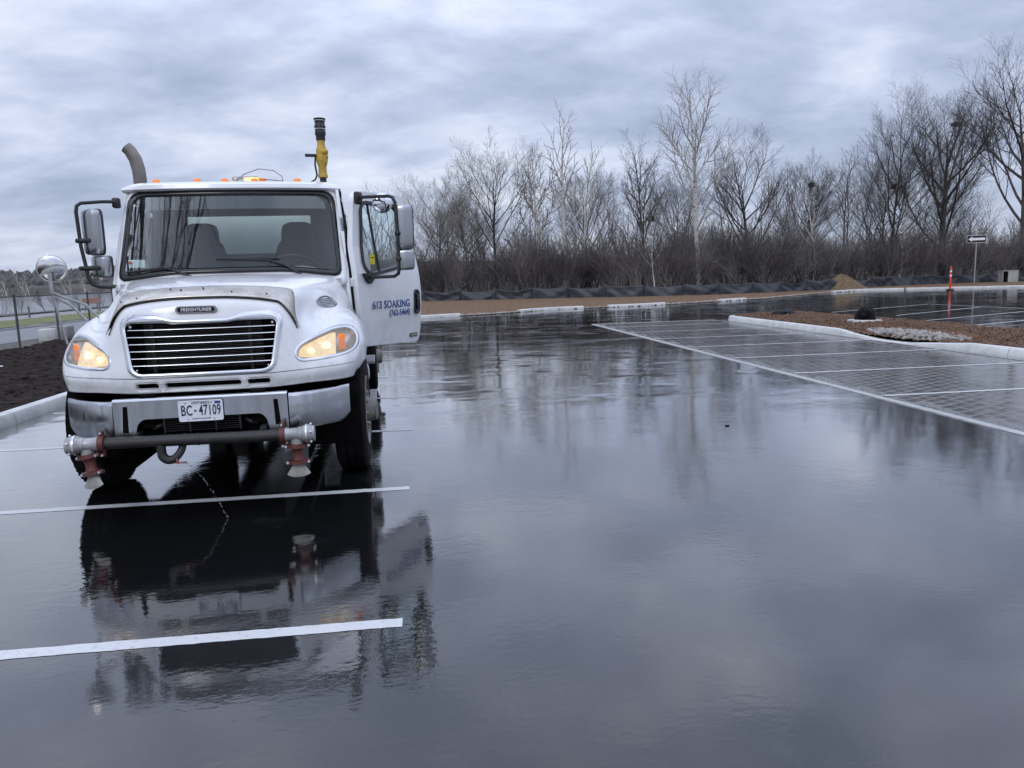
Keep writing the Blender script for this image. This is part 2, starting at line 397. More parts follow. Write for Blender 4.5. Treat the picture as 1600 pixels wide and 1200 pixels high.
M['path'] = mat('pale_path', (0.21, 0.21, 0.21), (0.27, 0.265, 0.26), sc=1.2, rough=0.55, bump=0.002, bsc=30)
M['water'] = mat('river_water', (0.05, 0.06, 0.07), rough=0.16, ior=1.33, bump=0.02, bsc=1.2)
M['hill'] = mat('far_bare_wood', (0.075, 0.072, 0.075), (0.135, 0.122, 0.115), sc=0.11, rough=1.0, det=8, bump=0.15, bsc=0.35, ior=1.15)
M['geotex'] = mat('black_geotextile', (0.014, 0.016, 0.020), (0.036, 0.040, 0.048), sc=3, rough=0.42, rough2=0.6, bump=0.01, bsc=5)
M['stake'] = mat('wooden_stake', (0.12, 0.09, 0.06), rough=0.8)
M['sand'] = mat('sandy_fill', (0.115, 0.080, 0.048), (0.20, 0.145, 0.092), sc=4, rough=0.95, bump=0.04, bsc=10, det=8, ior=1.15)
M['stone'] = mat('pale_river_stone', (0.17, 0.15, 0.13), (0.36, 0.33, 0.30), sc=9, rough=0.5, bump=0.004, bsc=30, det=4)
M['post'] = mat('galvanised_steel', (0.33, 0.34, 0.36), (0.46, 0.47, 0.49), sc=8, rough=0.4, metal=0.6)
M['dkpost'] = mat('dark_weathered_post', (0.045, 0.042, 0.042), (0.08, 0.075, 0.07), sc=8, rough=0.6)
M['signblack'] = mat('sign_black', (0.012, 0.012, 0.014), rough=0.4)
M['signwhite'] = mat('sign_white', (0.85, 0.86, 0.88), rough=0.35)
M['orange'] = mat('orange_plastic', (0.78, 0.055, 0.02), rough=0.35)
M['whiteband'] = mat('reflective_white', (0.88, 0.88, 0.88), rough=0.25)
M['boxgrey'] = mat('cabinet_grey', (0.40, 0.39, 0.36), (0.33, 0.32, 0.30), sc=3, rough=0.5)
M['blackbag'] = mat('black_poly_sheet', (0.004, 0.004, 0.005), rough=0.4, bump=0.03, bsc=12, ior=1.18)
M['bark'] = mat('grey_brown_bark', (0.055, 0.045, 0.038), (0.11, 0.094, 0.082), sc=5, rough=0.9, stretch=(1, 1, 0.3))
M['barkdark'] = mat('dark_bark', (0.036, 0.030, 0.028), (0.075, 0.064, 0.058), sc=5, rough=0.9, stretch=(1, 1, 0.3))
M['twig'] = mat('grey_twig', (0.095, 0.078, 0.066), (0.15, 0.125, 0.108), sc=3, rough=0.9)
M['twigpale'] = mat('pale_aspen_twig', (0.25, 0.23, 0.205), (0.40, 0.37, 0.33), sc=3, rough=0.85)
M['twigdark'] = mat('dark_maple_twig', (0.055, 0.045, 0.041), (0.10, 0.083, 0.075), sc=3, rough=0.9)
M['birch'] = mat('birch_bark', (0.55, 0.52, 0.47), (0.07, 0.06, 0.055), sc=2.6, rough=0.75, stretch=(1.2, 1.2, 3.5), ramp=(0.56, 0.66), det=5)
M['thicket'] = mat('thicket_stems', (0.085, 0.075, 0.073), (0.24, 0.215, 0.205), sc=0.35, rough=0.95, det=6, ior=1.15)

# ------------------------------------------------------------------ the ground and the lot
ter = sheet('ground', [(-1500, -300), (1500, -300), (1500, 2600), (-1500, 2600)], -0.30, M['verge'])
BND = [(-3.2, 31.2), (0.3, 32.2), (3.4, 33.6), (6.4, 36.0), (10.9, 36.6), (15.5, 38.6), (19.7, 40.8), (26, 46.2), (31, 49.2), (35.5, 47.6), (40, 45.6), (60, 43)]
lot = sheet('asphalt_lot', [(-5.05, -12), (60, -12), (60, 43)] + BND[::-1][1:] + [(-5.05, 30.2)], 0.0, M['asphalt'])
def line_mesh(a, b_, w, z, parent, seed):
    rg_ = np.random.RandomState(seed); a = Vector(a); b_ = Vector(b_); L_ = (b_-a).length; d = (b_-a)/L_; n = Vector((-d.y, d.x)); K = max(4, int(L_/0.035)); V = []; F = []
    for k in range(K+1):
        p = a+d*(L_*k/K); e0, e1 = w*.5+rg_.normal(0, .0016), w*.5+rg_.normal(0, .0016)
        q0, q1 = p-n*e0, p+n*e1; V += [(q0.x, q0.y, z), (q1.x, q1.y, z)]
        if k: i = 2*k; F.append((i-2, i, i+1, i-1))
    me = npmesh('painted_line', V, F4=F); finish(me, M['paint']); return newobj('painted_line', me, parent)
def strip(x0, x1, y0, y1, z): return [(x0, y0), (x1, y0), (x1, y1), (x0, y1)]
for k in range(12):
    y = 3.39+2.335*k
    if y > 30: break
    line_mesh((-4.95, y), (-0.16, y), .09, .002, lot, k)
for a, b_ in (((15.18, 26.02), (21.5, 29.27)), ((15.73, 23.06), (21.06, 25.87)), ((14.4, 20.2), (20.6, 22.9)), ((13.9, 17.9), (20.2, 20.4)), ((21.4, 29.38), (21.45, 16)), ((13.7, 15.4), (20, 18))):
    line_mesh(a, b_, .10, .003, lot, int(a[1]*10))

# pavers on the right: joint bed, border band, every near stone its own piece
pave = sheet('paved_bays', strip(5.70, 9.86, -4, 24.15, 0), 0.0075, M['joint'])
MB().box(5.59, 5.70, -4, 24.25, -.05, .009, .002).build('border_band', M['bandconc'], pave, 30)
MB().box(5.702, 9.9, 24.15, 24.25, -.05, .009, .002).build('border_band', M['bandconc'], pave, 30)
def paver_arrays(cx_, cy_, dz, rz):
    h_ = 0.008; a_, b_, c_ = 0.116, 0.077, 0.007
    v = [(-a_, -b_, 0), (a_, -b_, 0), (a_, b_, 0), (-a_, b_, 0), (c_-a_, c_-b_, h_), (a_-c_, c_-b_, h_), (a_-c_, b_-c_, h_), (c_-a_, b_-c_, h_)]
    return v, [(4, 5, 6, 7), (0, 1, 5, 4), (1, 2, 6, 5), (2, 3, 7, 6), (3, 0, 4, 7)]
pv, pf = paver_arrays(0, 0, 0, 0)
pm_ = bpy.data.meshes.new('paver'); pm_.from_pydata(pv, [], pf); pm_.materials.append(M['paver'])
rs = np.random.RandomState(3); a45 = R(27); cells = []
for i in range(-110, 130):
    for j in range(-130, 150):
        u = (i+0.5*(j % 2))*0.240; w = j*0.160
        x = 5.7+u*math.cos(a45)-w*math.sin(a45); y = 14+u*math.sin(a45)+w*math.cos(a45)
        if 5.85 < x < 9.70 and 4.0 < y < 24.0: cells.append((x, y))
Mi = cam.matrix_world.inverted()
def pix(p):
    q = Mi @ Vector(p)
    if q.z > -0.1: return None
    return (800+1155*q.x/-q.z, 600-1155*q.y/-q.z)
vis = [c for c in cells if (lambda p: p and -20 < p[0] < 1620 and p[1] < 1220)(pix((c[0], c[1], 0)))]
vis.sort(key=lambda c: math.hypot(c[0], c[1])); near = vis[:299]; ns = set(near)
for x, y in near:
    o = newobj('paver', pm_, pave, (x, y, 0.003+rs.rand()*0.002), (rs.uniform(-.004, .004), rs.uniform(-.004, .004), a45+rs.uniform(-.02, .02)))
far = MB()
for x, y in cells:
    if (x, y) in ns: continue
    z = 0.003+rs.rand()*0.002; a = a45+rs.uniform(-.02, .02); ca, sa = math.cos(a), math.sin(a); tx, ty = rs.uniform(-.004, .004, 2)
    far.add([(x+p[0]*ca-p[1]*sa, y+p[0]*sa+p[1]*ca, z+p[2]+p[0]*tx+p[1]*ty) for p in pv], pf)
fo = far.build('pavers_beyond', M['paver'], pave, smooth=None, fix=False); fo['kind'] = 'stuff'
for k in range(9):
    y = 6.28+2.29*k
    if y < 24: line_mesh((5.73, y), (9.95, y), .085, .0155, pave, 50+k)

# kerbs ------------------------------------------------------------
def kerb_run(pts, w, h, m, root, seg=1.8, inward=1, hfun=None, name='kerb_segment', lean=0.03):
    """kerb pieces along a polyline, face on the path, body to the left (inward=1) or right"""
    P = [Vector(p) for p in pts]; L = [0]
    for i in range(1, len(P)): L.append(L[-1]+(P[i]-P[i-1]).length)
    def at(t):
        for i in range(1, len(P)):
            if t <= L[i]+1e-6:
                f = (t-L[i-1])/(L[i]-L[i-1]); return P[i-1].lerp(P[i], f), (P[i]-P[i-1]).normalized()
        return P[-1], (P[-1]-P[-2]).normalized()
    n = max(1, round(L[-1]/seg)); g_ = 0.007
    prof = [(0, -0.06), (0.0, 0.02), (lean, 0.82), (lean+0.02, 0.96), (lean+0.05, 1.0), (w-0.03, 1.0), (w-0.005, 0.92), (w, -0.06)]
    for k in range(n):
        t0, t1 = L[-1]*k/n+g_, L[-1]*(k+1)/n-g_; rows = []
        K = max(2, int((t1-t0)/0.3))
        for q in range(K+1):
            t = t0+(t1-t0)*q/K; p, d = at(t); nn = Vector((-d.y, d.x))*inward
            hh = h if hfun is None else hfun(t, p)
            rows.append([(p.x+nn.x*a, p.y+nn.y*a, (b if i not in (0, len(prof)-1) else 0)*hh+(-0.05 if i in (0, len(prof)-1) else 0)) for i, (a, b) in enumerate(prof)])
        mb = MB(); mb.grid(rows, closev=True); nv = len(prof)
        mb.f.append(tuple(range(nv))); mb.f.append(tuple(range(K*nv, K*nv+nv))[::-1])
        mb.build(name, m, root, smooth=30)
kl = empty('kerb', (0, 0, 0)); kl['kind'] = 'structure'; kl['label'] = 'pale concrete kerb along the dark soil bed on the left'
kerb_run([(-5.05, -2), (-5.05, 30.2)], 0.22, 0.15, M['concrete'], kl, seg=3.0)
isl = [(10.12, -1), (10.14, 11.5), (10.0, 14.5), (10.02, 17), (10.1, 23.6), (10.25, 23.95), (10.6, 24.1), (13.0, 24.5), (13.35, 24.2), (13.42, 23.6), (13.42, 15), (13.42, -1)]
ki = empty('kerb', (0, 0, 0)); ki['kind'] = 'structure'; ki['label'] = 'pale concrete kerb around the mulched island, lowered at the stones'
def ih(t, p):
    if p.x < 11: 
        d = abs(p.y-14.9); return 0.16 if d > 2.2 else 0.035+0.125*max(0, (d-0.5)/1.7)
    return 0.15
kerb_run(isl, 0.20, 0.16, M['concrete'], ki, seg=2.6, inward=-1, hfun=ih)
sheet('gutter', [(9.86, -4), (10.16, -4), (10.18, 11.5), (10.04, 14.5), (10.06, 17), (10.14, 23.8), (9.9, 24.1)], 0.012, M['gutter'])
# mulch on the island
def heightgrid(name, x0, x1, y0, y1, step, fn, m, kind='structure', poly=None, smooth=180):
    nx = int((x1-x0)/step)+1; ny = int((y1-y0)/step)+1
    X, Y = np.meshgrid(np.linspace(x0, x1, nx), np.linspace(y0, y1, ny)); Z = fn(X, Y)
    V = np.stack([X, Y, Z], -1).reshape(-1, 3); i = np.arange(ny-1)[:, None]*nx+np.arange(nx-1)[None]; i = i.ravel()
    F = np.stack([i, i+1, i+nx+1, i+nx], 1)
    if poly:
        cx_, cy_ = V[F].mean(1)[:, 0], V[F].mean(1)[:, 1]; F = F[[inside(poly, a, b) for a, b in zip(cx_, cy_)]]
    me = npmesh(name, V, F4=F); finish(me, m, smooth); o = newobj(name, me)
    if kind: o['kind'] = kind
    return o
heightgrid('mulch_bed', 10.12, 13.34, 0, 24.3, 0.06, lambda X, Y: 0.10+0.07*np.sin((X-10.26)/3.04*np.pi)+0.05*fbm(X*3, Y*3)+0.035*np.random.RandomState(1).rand(*X.shape)-0.035*np.exp(-((Y-14.9)/1.3)**2-((X-10.3)/.5)**2), M['mulch'], poly=[(10.2, -1), (10.26, 11.5), (10.13, 14.5), (10.13, 17), (10.22, 23.6), (10.6, 23.95), (13.0, 24.35), (13.3, 24.0), (13.3, -1)])
def chips(name, pts, m, seed, l0, l1):
    rg_ = np.random.RandomState(seed); P = np.array(pts); N_ = len(P); L_ = rg_.uniform(l0, l1, N_); Wd = L_*rg_.uniform(.18, .4, N_); T_ = L_*.10
    az = rg_.rand(N_)*6.283; ti = rg_.normal(0, .35, N_); c, q = np.cos(az), np.sin(az)
    base = np.array([(-1, -1, -1), (1, -1, -1), (1, 1, -1), (-1, 1, -1), (-1, -1, 1), (1, -1, 1), (1, 1, 1), (-1, 1, 1)], float)*.5
    V = base[None]*np.stack([L_, Wd, T_], 1)[:, None]; x = V[..., 0]*np.cos(ti)[:, None]-V[..., 2]*np.sin(ti)[:, None]; z = V[..., 0]*np.sin(ti)[:, None]+V[..., 2]*np.cos(ti)[:, None]; y = V[..., 1]
    V = np.stack([x*c[:, None]-y*q[:, None], x*q[:, None]+y*c[:, None], z], -1)+P[:, None]
    F = np.array([(4, 5, 6, 7), (0, 1, 5, 4), (1, 2, 6, 5), (2, 3, 7, 6), (3, 0, 4, 7)])[None]+(np.arange(N_)*8)[:, None, None]
    me = npmesh(name, V, F4=F); finish(me, m, None); return newobj(name, me)
def stones(name, cs, m, seed=1):
    rg = np.random.RandomState(seed)
    ico = bmesh.new(); bmesh.ops.create_icosphere(ico, subdivisions=1, radius=1); bv = np.array([v.co for v in ico.verts]); bf = np.array([[v.index for v in f.verts] for f in ico.faces]); ico.free()
    V = []; F = []
    for k, (x, y, z, r) in enumerate(cs):
        s_ = np.array([r*rg.uniform(.7, 1.3), r*rg.uniform(.7, 1.3), r*rg.uniform(.5, .85)]); a = rg.rand()*6.28
        q = bv*(1+rg.uniform(-.14, .14, (len(bv), 1)))*s_; q = np.stack([q[:, 0]*math.cos(a)-q[:, 1]*math.sin(a), q[:, 0]*math.sin(a)+q[:, 1]*math.cos(a), q[:, 2]], 1)+np.array([x, y, z])
        V.append(q); F.append(bf+k*len(bv))
    me = npmesh(name, np.concatenate(V), F3=np.concatenate(F)); finish(me, m, 180); return newobj(name, me)
rg = np.random.RandomState(8); cs = []
for _ in range(900):
    u, v_ = rg.uniform(-1, 1, 2)
    if u*u+v_*v_ > 1: continue
    y = 15.0+u*1.75; x = 10.76+v_*0.60+0.1*u
    cs.append((x, y, 0.13+0.04*(1-u*u-v_*v_)+rg.rand()*0.025-.05*max(0, (10.5-x)/.4), rg.uniform(.026, .058)))
tag(stones('river_stones', cs, M['stone']), 'patch of pale rounded river stones at the kerb dip of the mulched island', 'stones', kind='stuff')

rg = np.random.RandomState(21); pts = []
mz = lambda X, Y: 0.13+0.07*np.sin((X-10.26)/3.04*np.pi)+0.05*fbm(X*3, Y*3)
for _ in range(9000):
    x = rg.uniform(10.32, 13.25); y = 24-15*rg.rand()**1.0
    if ((y-15)/1.7)**2+((x-10.76)/.6)**2 < 1: continue
    pts.append((x, y, float(mz(np.array(x), np.array(y)))+rg.uniform(-.01, .018)))
M['chip'] = mat('bark_chips', (0.045, 0.024, 0.016), (0.30, 0.19, 0.13), sc=31, rough=0.8, det=2, ior=1.2, ramp=(.3, .7))
tag(chips('mulch_chips', pts, M['chip'], 5, .03, .10), 'loose shredded bark chips covering the island bed', 'mulch', kind='stuff')
# far side: mulch strip, kerb pieces, gravel edge, silt fence, forest floor
FEN = [(-12, 55.5), (-4, 54), (0.5, 52.7), (8.3, 50.0), (13, 48.0), (18, 46.3), (23, 47.3), (28.3, 49.6), (35, 52.8), (42, 55.3), (47.3, 54.9), (58, 54)]
sheet('mulch_strip', [(-14, 32)] + [(x, y+0.02) for x, y in BND[:-1]] + [(60, 43), (66, 56)] + [(x, y+1.5) for x, y in FEN[::-1]] + [(-16, 56)], -0.03, M['mulch_far'])
def bstrip(X, Y):
    # height of the mulch strip: rises away from the lot edge
    bx = np.array([p[0] for p in BND]); by = np.array([p[1] for p in BND]); e_ = np.interp(X, bx, by)
    d_ = np.clip(Y-e_-0.15, 0, 3); return -0.02+0.07*np.minimum(d_/0.5, 1)+0.05*fbm(X*1.2, Y*1.2)+0.03*d_
heightgrid('mulch_strip', -12, 58, 31, 58, 0.35, lambda X, Y: bstrip(X, Y), M['mulch_far'], poly=[(-12, 31.5)] + [(x, y+0.12) for x, y in BND] + [(60, 57)] + [(x, y+1.2) for x, y in FEN[::-1]])
kf = empty('kerb', (0, 0, 0)); kf['kind'] = 'structure'; kf['label'] = 'broken line of pale kerb along the far edge of the lot'
def sub(a, b_):
    xs = [p[0] for p in BND]; ys = [p[1] for p in BND]; out = []
    for t in np.linspace(a, b_, 6): out.append((float(t), float(np.interp(t, xs, ys))))
    return out
for a, b_ in ((-3.0, 1.7), (4.6, 8.0), (9.3, 12.6), (16.2, 18.2), (27.5, 33.5), (33.6, 40.4), (40.6, 58)):
    kerb_run(sub(a, b_), 0.22, 0.13, M['concrete'], kf, seg=2.2, inward=1)
rg = np.random.RandomState(4); cs = []
bx = [p[0] for p in BND]; by = [p[1] for p in BND]
for _ in range(1600):
    x = rg.uniform(1.5, 30); y = np.interp(x, bx, by)+abs(rg.normal(0, .22))+0.02; cs.append((x, y, 0.03, rg.uniform(.03, .08)))
tag(stones('edge_gravel', cs, M['stone'], 2), 'ragged line of pale crushed stone along the far edge of the wet lot', 'gravel', kind='stuff')
heightgrid('forest_floor', -20, 110, 46, 150, 1.6, lambda X, Y: np.where(Y > 56, 0.10, -0.2)+0.25*fbm(X*.3, Y*.3)+np.clip((Y-80)/45, 0, 1)**1.5*4.2+np.clip((Y-57)/6, 0, 1)*0.2, M['litter'],
           poly=[(-20, 57)] + [(x, y+0.6) for x, y in FEN] + [(110, 50), (110, 150), (-20, 150)])
# silt fence
sf = empty('silt_fence', (18, 46.3, 0)); tag(sf, 'long sagging black silt fence between the tan mulch strip and the bare trees', 'silt fence')
FP = [Vector(p) for p in FEN]; FL = [0]
for i in range(1, len(FP)): FL.append(FL[-1]+(FP[i]-FP[i-1]).length)
def fat(t):
    for i in range(1, len(FP)):
        if t <= FL[i]+1e-6: return FP[i-1].lerp(FP[i], (t-FL[i-1])/(FL[i]-FL[i-1])), (FP[i]-FP[i-1]).normalized()
    return FP[-1], (FP[-1]-FP[-2]).normalized()
npan = int(FL[-1]/2.5); rg = np.random.RandomState(12)
for k in range(npan):
    t0, t1 = FL[-1]*k/npan, FL[-1]*(k+1)/npan; rows = []; sag = rg.uniform(.05, .2); hh = rg.uniform(.80, .92); ph = rg.rand()*6; lean = rg.uniform(.05, .22); fr = rg.uniform(.8, 1.4)
    for q in range(25):
        f = q/24; p, d = fat(t0+(t1-t0)*f); n = Vector((d.y, -d.x)); row = []
        top = hh-sag*4*f*(1-f)
        for w in range(11):
            g_ = w/10; z = 0.02+top*g_
            # drape: folds radiate from the stakes and hang towards the middle of the bay
            e_ = math.sin(math.pi*f)**.6; dd_ = min(f, 1-f); fold = e_*(0.055*math.sin(7.5*g_*fr+10*dd_*(1.2-g_)+ph)+0.018*math.sin(15*f+9*g_*fr+ph*2))
            row.append((p.x+n.x*(fold+lean*(1-g_)*4*f*(1-f)), p.y+n.y*(fold+lean*(1-g_)*4*f*(1-f)), z))
        rows.append(row)
    mb = MB(); mb.grid(rows); o = mb.build('fabric_panel', M['geotex'], sf, smooth=180)
    o.location = (-18, -46.3, 0)
    md = o.modifiers.new('thickness', 'SOLIDIFY'); md.thickness = 0.004
    p, d = fat(t0); n = Vector((-d.y, d.x))*0.05
    b_ = MB(); b_.box(p.x+n.x-.022, p.x+n.x+.022, p.y+n.y-.022, p.y+n.y+.022, -0.2, hh+0.10); b_.build('stake', M['stake'], sf, smooth=None, loc=(-18, -46.3, 0))

# ------------------------------------------------------------------ left side: soil bed, road, grass, path, river, far hill
def soilz(X, Y):
    r_ = np.clip((-5.25-X)/0.9, 0, 1); return 0.085+r_*(-.02+0.26*(fbm(X*.55, Y*.22)-.3)+0.16*(fbm(X*1.8+5, Y*1.1)-.4)+0.12*(fbm(X*5, Y*5)-.45)+0.10*np.exp(-((X+8.6)/1.0)**2)+.02)+r_*.06*vnoise(X*9, Y*9)**3-0.12*np.clip((-10.4-X)/.6, 0, 1)
heightgrid('soil_bed', -11.6, -5.22, -3, 42, 0.07, soilz, M['soil'])
sheet('verge', strip(-13.2, -11.0, -5, 90, 0), 0.015, M['verge'])
rg = np.random.RandomState(31); cs = []
for _ in range(2600):
    x = rg.uniform(-10.6, -5.35); y = rg.uniform(6, 30); cs.append((x, y, float(soilz(np.array(x), np.array(y))), rg.uniform(.010, .035)*(1+1.3*(rg.rand() > .93))))
tag(stones('soil_clods', cs, M['soil'], 3), 'loose dark clods lying over the soil bed on the left', 'soil clods', kind='stuff')
sheet('road', strip(-17.5, -13.0, -5, 140, 0), 0.03, M['road'])
kr = empty('kerb', (0, 0, 0)); kr['kind'] = 'structure'; kr['label'] = 'low kerb between the road and the grass beyond the chain fence'
kerb_run([(-17.35, 10), (-17.35, 120)], 0.2, 0.12, M['gutter'], kr, seg=10)
heightgrid('grass_strip', -22.2, -17.5, 5, 140, 0.5, lambda X, Y: 0.10+0.08*fbm(X, Y)+0.05*np.sin((X+22)/4.6*3.14), M['grass'])
sheet('path', strip(-26, -22.0, 5, 160, 0), 0.09, M['path'])
heightgrid('river_bank', -33.5, -26.0, 5, 190, 0.8, lambda X, Y: 0.10-0.32*np.clip((-27.5-X)/4, 0, 1)+0.15*fbm(X*.7, Y*.7), M['verge'])
sheet('river', [(-900, -200), (-31, -200), (-31, 200), (-10, 440), (-10, 560), (-900, 560)], -0.18, M['water'])
rg = np.random.RandomState(33)
def hillz(X, Y):
    t = np.clip((Y-455-18*np.sin(X*.012))/95, 0, 1)
    return -0.5+np.where(t > 0, 2.0, 0)+11.0*t**0.8*(0.85+0.25*fbm(X*.01, Y*.01))+3.2*fbm(X*.11, Y*.11)*(t > 0)+0.9*rg.rand(*X.shape)*(t > 0)-3*np.clip((t-.75)/.25, 0, 1)
heightgrid('far_hill', -520, 60, 430, 570, 2.2, hillz, M['hill'])

# ------------------------------------------------------------------ the water truck
M['white'] = mat('white_truck_paint', (0.78, 0.79, 0.80), (0.70, 0.70, 0.69), sc=1.6, rough=0.22, rough2=0.34, coat=0.6, det=8, ramp=(0.5, 0.8))
road_film(M['white'])
M['chrome'] = mat('chrome_trim', (0.62, 0.63, 0.65), rough=0.12, metal=1.0)
M['barchrome'] = mat('bright_bar_chrome', (0.72, 0.73, 0.74), rough=0.25, metal=0.9)
M['steel'] = mat('dull_polished_steel', (0.46, 0.47, 0.49), (0.34, 0.35, 0.365), sc=3.0, rough=0.16, rough2=0.34, metal=1.0, stretch=(3, 3, 0.5), bump=0.0006, bsc=5, det=7)
M['shield'] = mat('stained_stainless', (0.60, 0.57, 0.52), (0.40, 0.365, 0.31), sc=3.4, rough=0.24, rough2=0.42, metal=0.95, stretch=(2.4, 2.4, 0.6), det=7)
M['black'] = mat('black_plastic', (0.013, 0.013, 0.014), rough=0.45)
M['gloss'] = mat('gloss_black', (0.008, 0.008, 0.009), rough=0.12)
M['void'] = mat('dark_underside', (0.004, 0.004, 0.0045), (0.010, 0.009, 0.009), sc=6, rough=0.9, ior=1.1)
M['rubber'] = mat('tyre_rubber', (0.009, 0.009, 0.010), (0.018, 0.017, 0.017), sc=8, rough=0.7, rough2=0.8, bump=0.003, bsc=40, ior=1.15)
M['rim'] = mat('road_stained_rim', (0.33, 0.31, 0.28), (0.15, 0.135, 0.12), sc=6, rough=0.5, det=8)
M['pipe'] = mat('black_iron_pipe', (0.014, 0.014, 0.016), (0.032, 0.026, 0.025), sc=9, rough=0.42, rough2=0.62, bump=0.0012, bsc=60)
M['alu'] = mat('cast_aluminium', (0.42, 0.43, 0.43), (0.30, 0.30, 0.30), sc=12, rough=0.38, rough2=0.5, metal=0.35, bump=0.001, bsc=50)
M['red'] = mat('red_oxide_casting', (0.13, 0.030, 0.020), (0.060, 0.019, 0.014), sc=14, rough=0.5, bump=0.002, bsc=50)
M['nozzle'] = mat('cast_nozzle', (0.36, 0.35, 0.32), (0.26, 0.25, 0.22), sc=18, rough=0.55, bump=0.001, bsc=60)
M['bolt'] = mat('zinc_bolt', (0.72, 0.72, 0.72), rough=0.3, metal=0.8)
M['yellow'] = mat('yellow_valve_paint', (0.55, 0.36, 0.035), (0.36, 0.23, 0.03), sc=12, rough=0.45, det=6)
M['exhaust'] = mat('heat_stained_exhaust', (0.27, 0.25, 0.22), (0.17, 0.155, 0.14), sc=5, rough=0.45, metal=0.5, stretch=(1, 1, .4))
M['amber'] = mat('amber_lens', (0.62, 0.16, 0.02), rough=0.2, emit=(1.0, 0.30, 0.04), es=0.35)
M['beaconlit'] = mat('beacon_lit', (0.9, 0.5, 0.1), rough=0.2, emit=(1.0, 0.62, 0.16), es=3.5)
M['seat'] = mat('grey_seat_fabric', (0.075, 0.078, 0.083), rough=0.8)
M['dash'] = mat('grey_dashboard', (0.36, 0.37, 0.37), rough=0.6)
M['cabin'] = mat('cab_lining', (0.26, 0.28, 0.28), rough=0.8)
M['plate'] = mat('licence_plate_white', (0.80, 0.82, 0.86), rough=0.35)
M['plateink'] = mat('licence_plate_ink', (0.012, 0.02, 0.07), rough=0.4)
M['blue'] = mat('blue_lettering', (0.014, 0.055, 0.24), rough=0.4)
M['tank'] = mat('white_tank_paint', (0.70, 0.71, 0.71), (0.58, 0.58, 0.57), sc=2, rough=0.35, det=7)
M['lampglow'] = mat('lit_headlamp', (0.90, 0.84, 0.68), (0.55, 0.42, 0.24), sc=34, rough=0.3, emit=(1.0, 0.74, 0.40), es=0.62, bump=.004, bsc=60)
M['hotlamp'] = mat('lamp_hot_spot', (1.0, .93, .75), rough=.5, emit=(1.0, .84, .52), es=1.3)
M['lampsoft'] = mat('lamp_reflector', (0.50, 0.50, 0.50), (0.36, 0.36, 0.36), sc=25, rough=0.25, metal=0.6, emit=(1.0, 0.74, 0.42), es=0.12)
M['turn'] = mat('orange_turn_signal', (0.75, 0.20, 0.04), rough=0.25, emit=(1.0, 0.27, 0.05), es=0.45)
def glass(name, tint, refl=1.0, ior=1.5):
    m = bpy.data.materials.new(name); m.use_nodes = True; t = m.node_tree; t.nodes.clear()
    o = t.nodes.new('ShaderNodeOutputMaterial'); g_ = t.nodes.new('ShaderNodeBsdfGlossy'); g_.inputs['Roughness'].default_value = 0.01
    tr = t.nodes.new('ShaderNodeBsdfTransparent'); tr.inputs[0].default_value = (*tint, 1)
    f = t.nodes.new('ShaderNodeFresnel'); f.inputs[0].default_value = ior; mx = t.nodes.new('ShaderNodeMixShader')
    mu = t.nodes.new('ShaderNodeMath'); mu.operation = 'MULTIPLY'; mu.inputs[1].default_value = refl; mu.use_clamp = True
    t.links.new(f.outputs[0], mu.inputs[0]); t.links.new(mu.outputs[0], mx.inputs[0]); t.links.new(tr.outputs[0], mx.inputs[1]); t.links.new(g_.outputs[0], mx.inputs[2]); t.links.new(mx.outputs[0], o.inputs[0])
    return m
M['glass'] = glass('windscreen_glass', (0.84, 0.90, 0.88), 0.85)
M['rearglass'] = glass('rear_glass', (0.86, 0.92, 0.90), 0.04)
M['sideglass'] = glass('side_glass', (0.80, 0.90, 0.88), 1.4)
M['lens'] = glass('clear_lamp_lens', (0.93, 0.93, 0.92), 1.6)
M['mirrorglass'] = mat('mirror_glass', (0.75, 0.77, 0.80), rough=0.02, metal=1.0)

T = empty('water_truck', (-1.61, 5.5, 0), R(3.0))
tag(T, 'white water truck with open driver door and spray bar, parked across the left bays', 'truck')
def TP(mb, name, m, parent=None, smooth=35, **k): return mb.build(name, M[m], parent or T, smooth, **k)

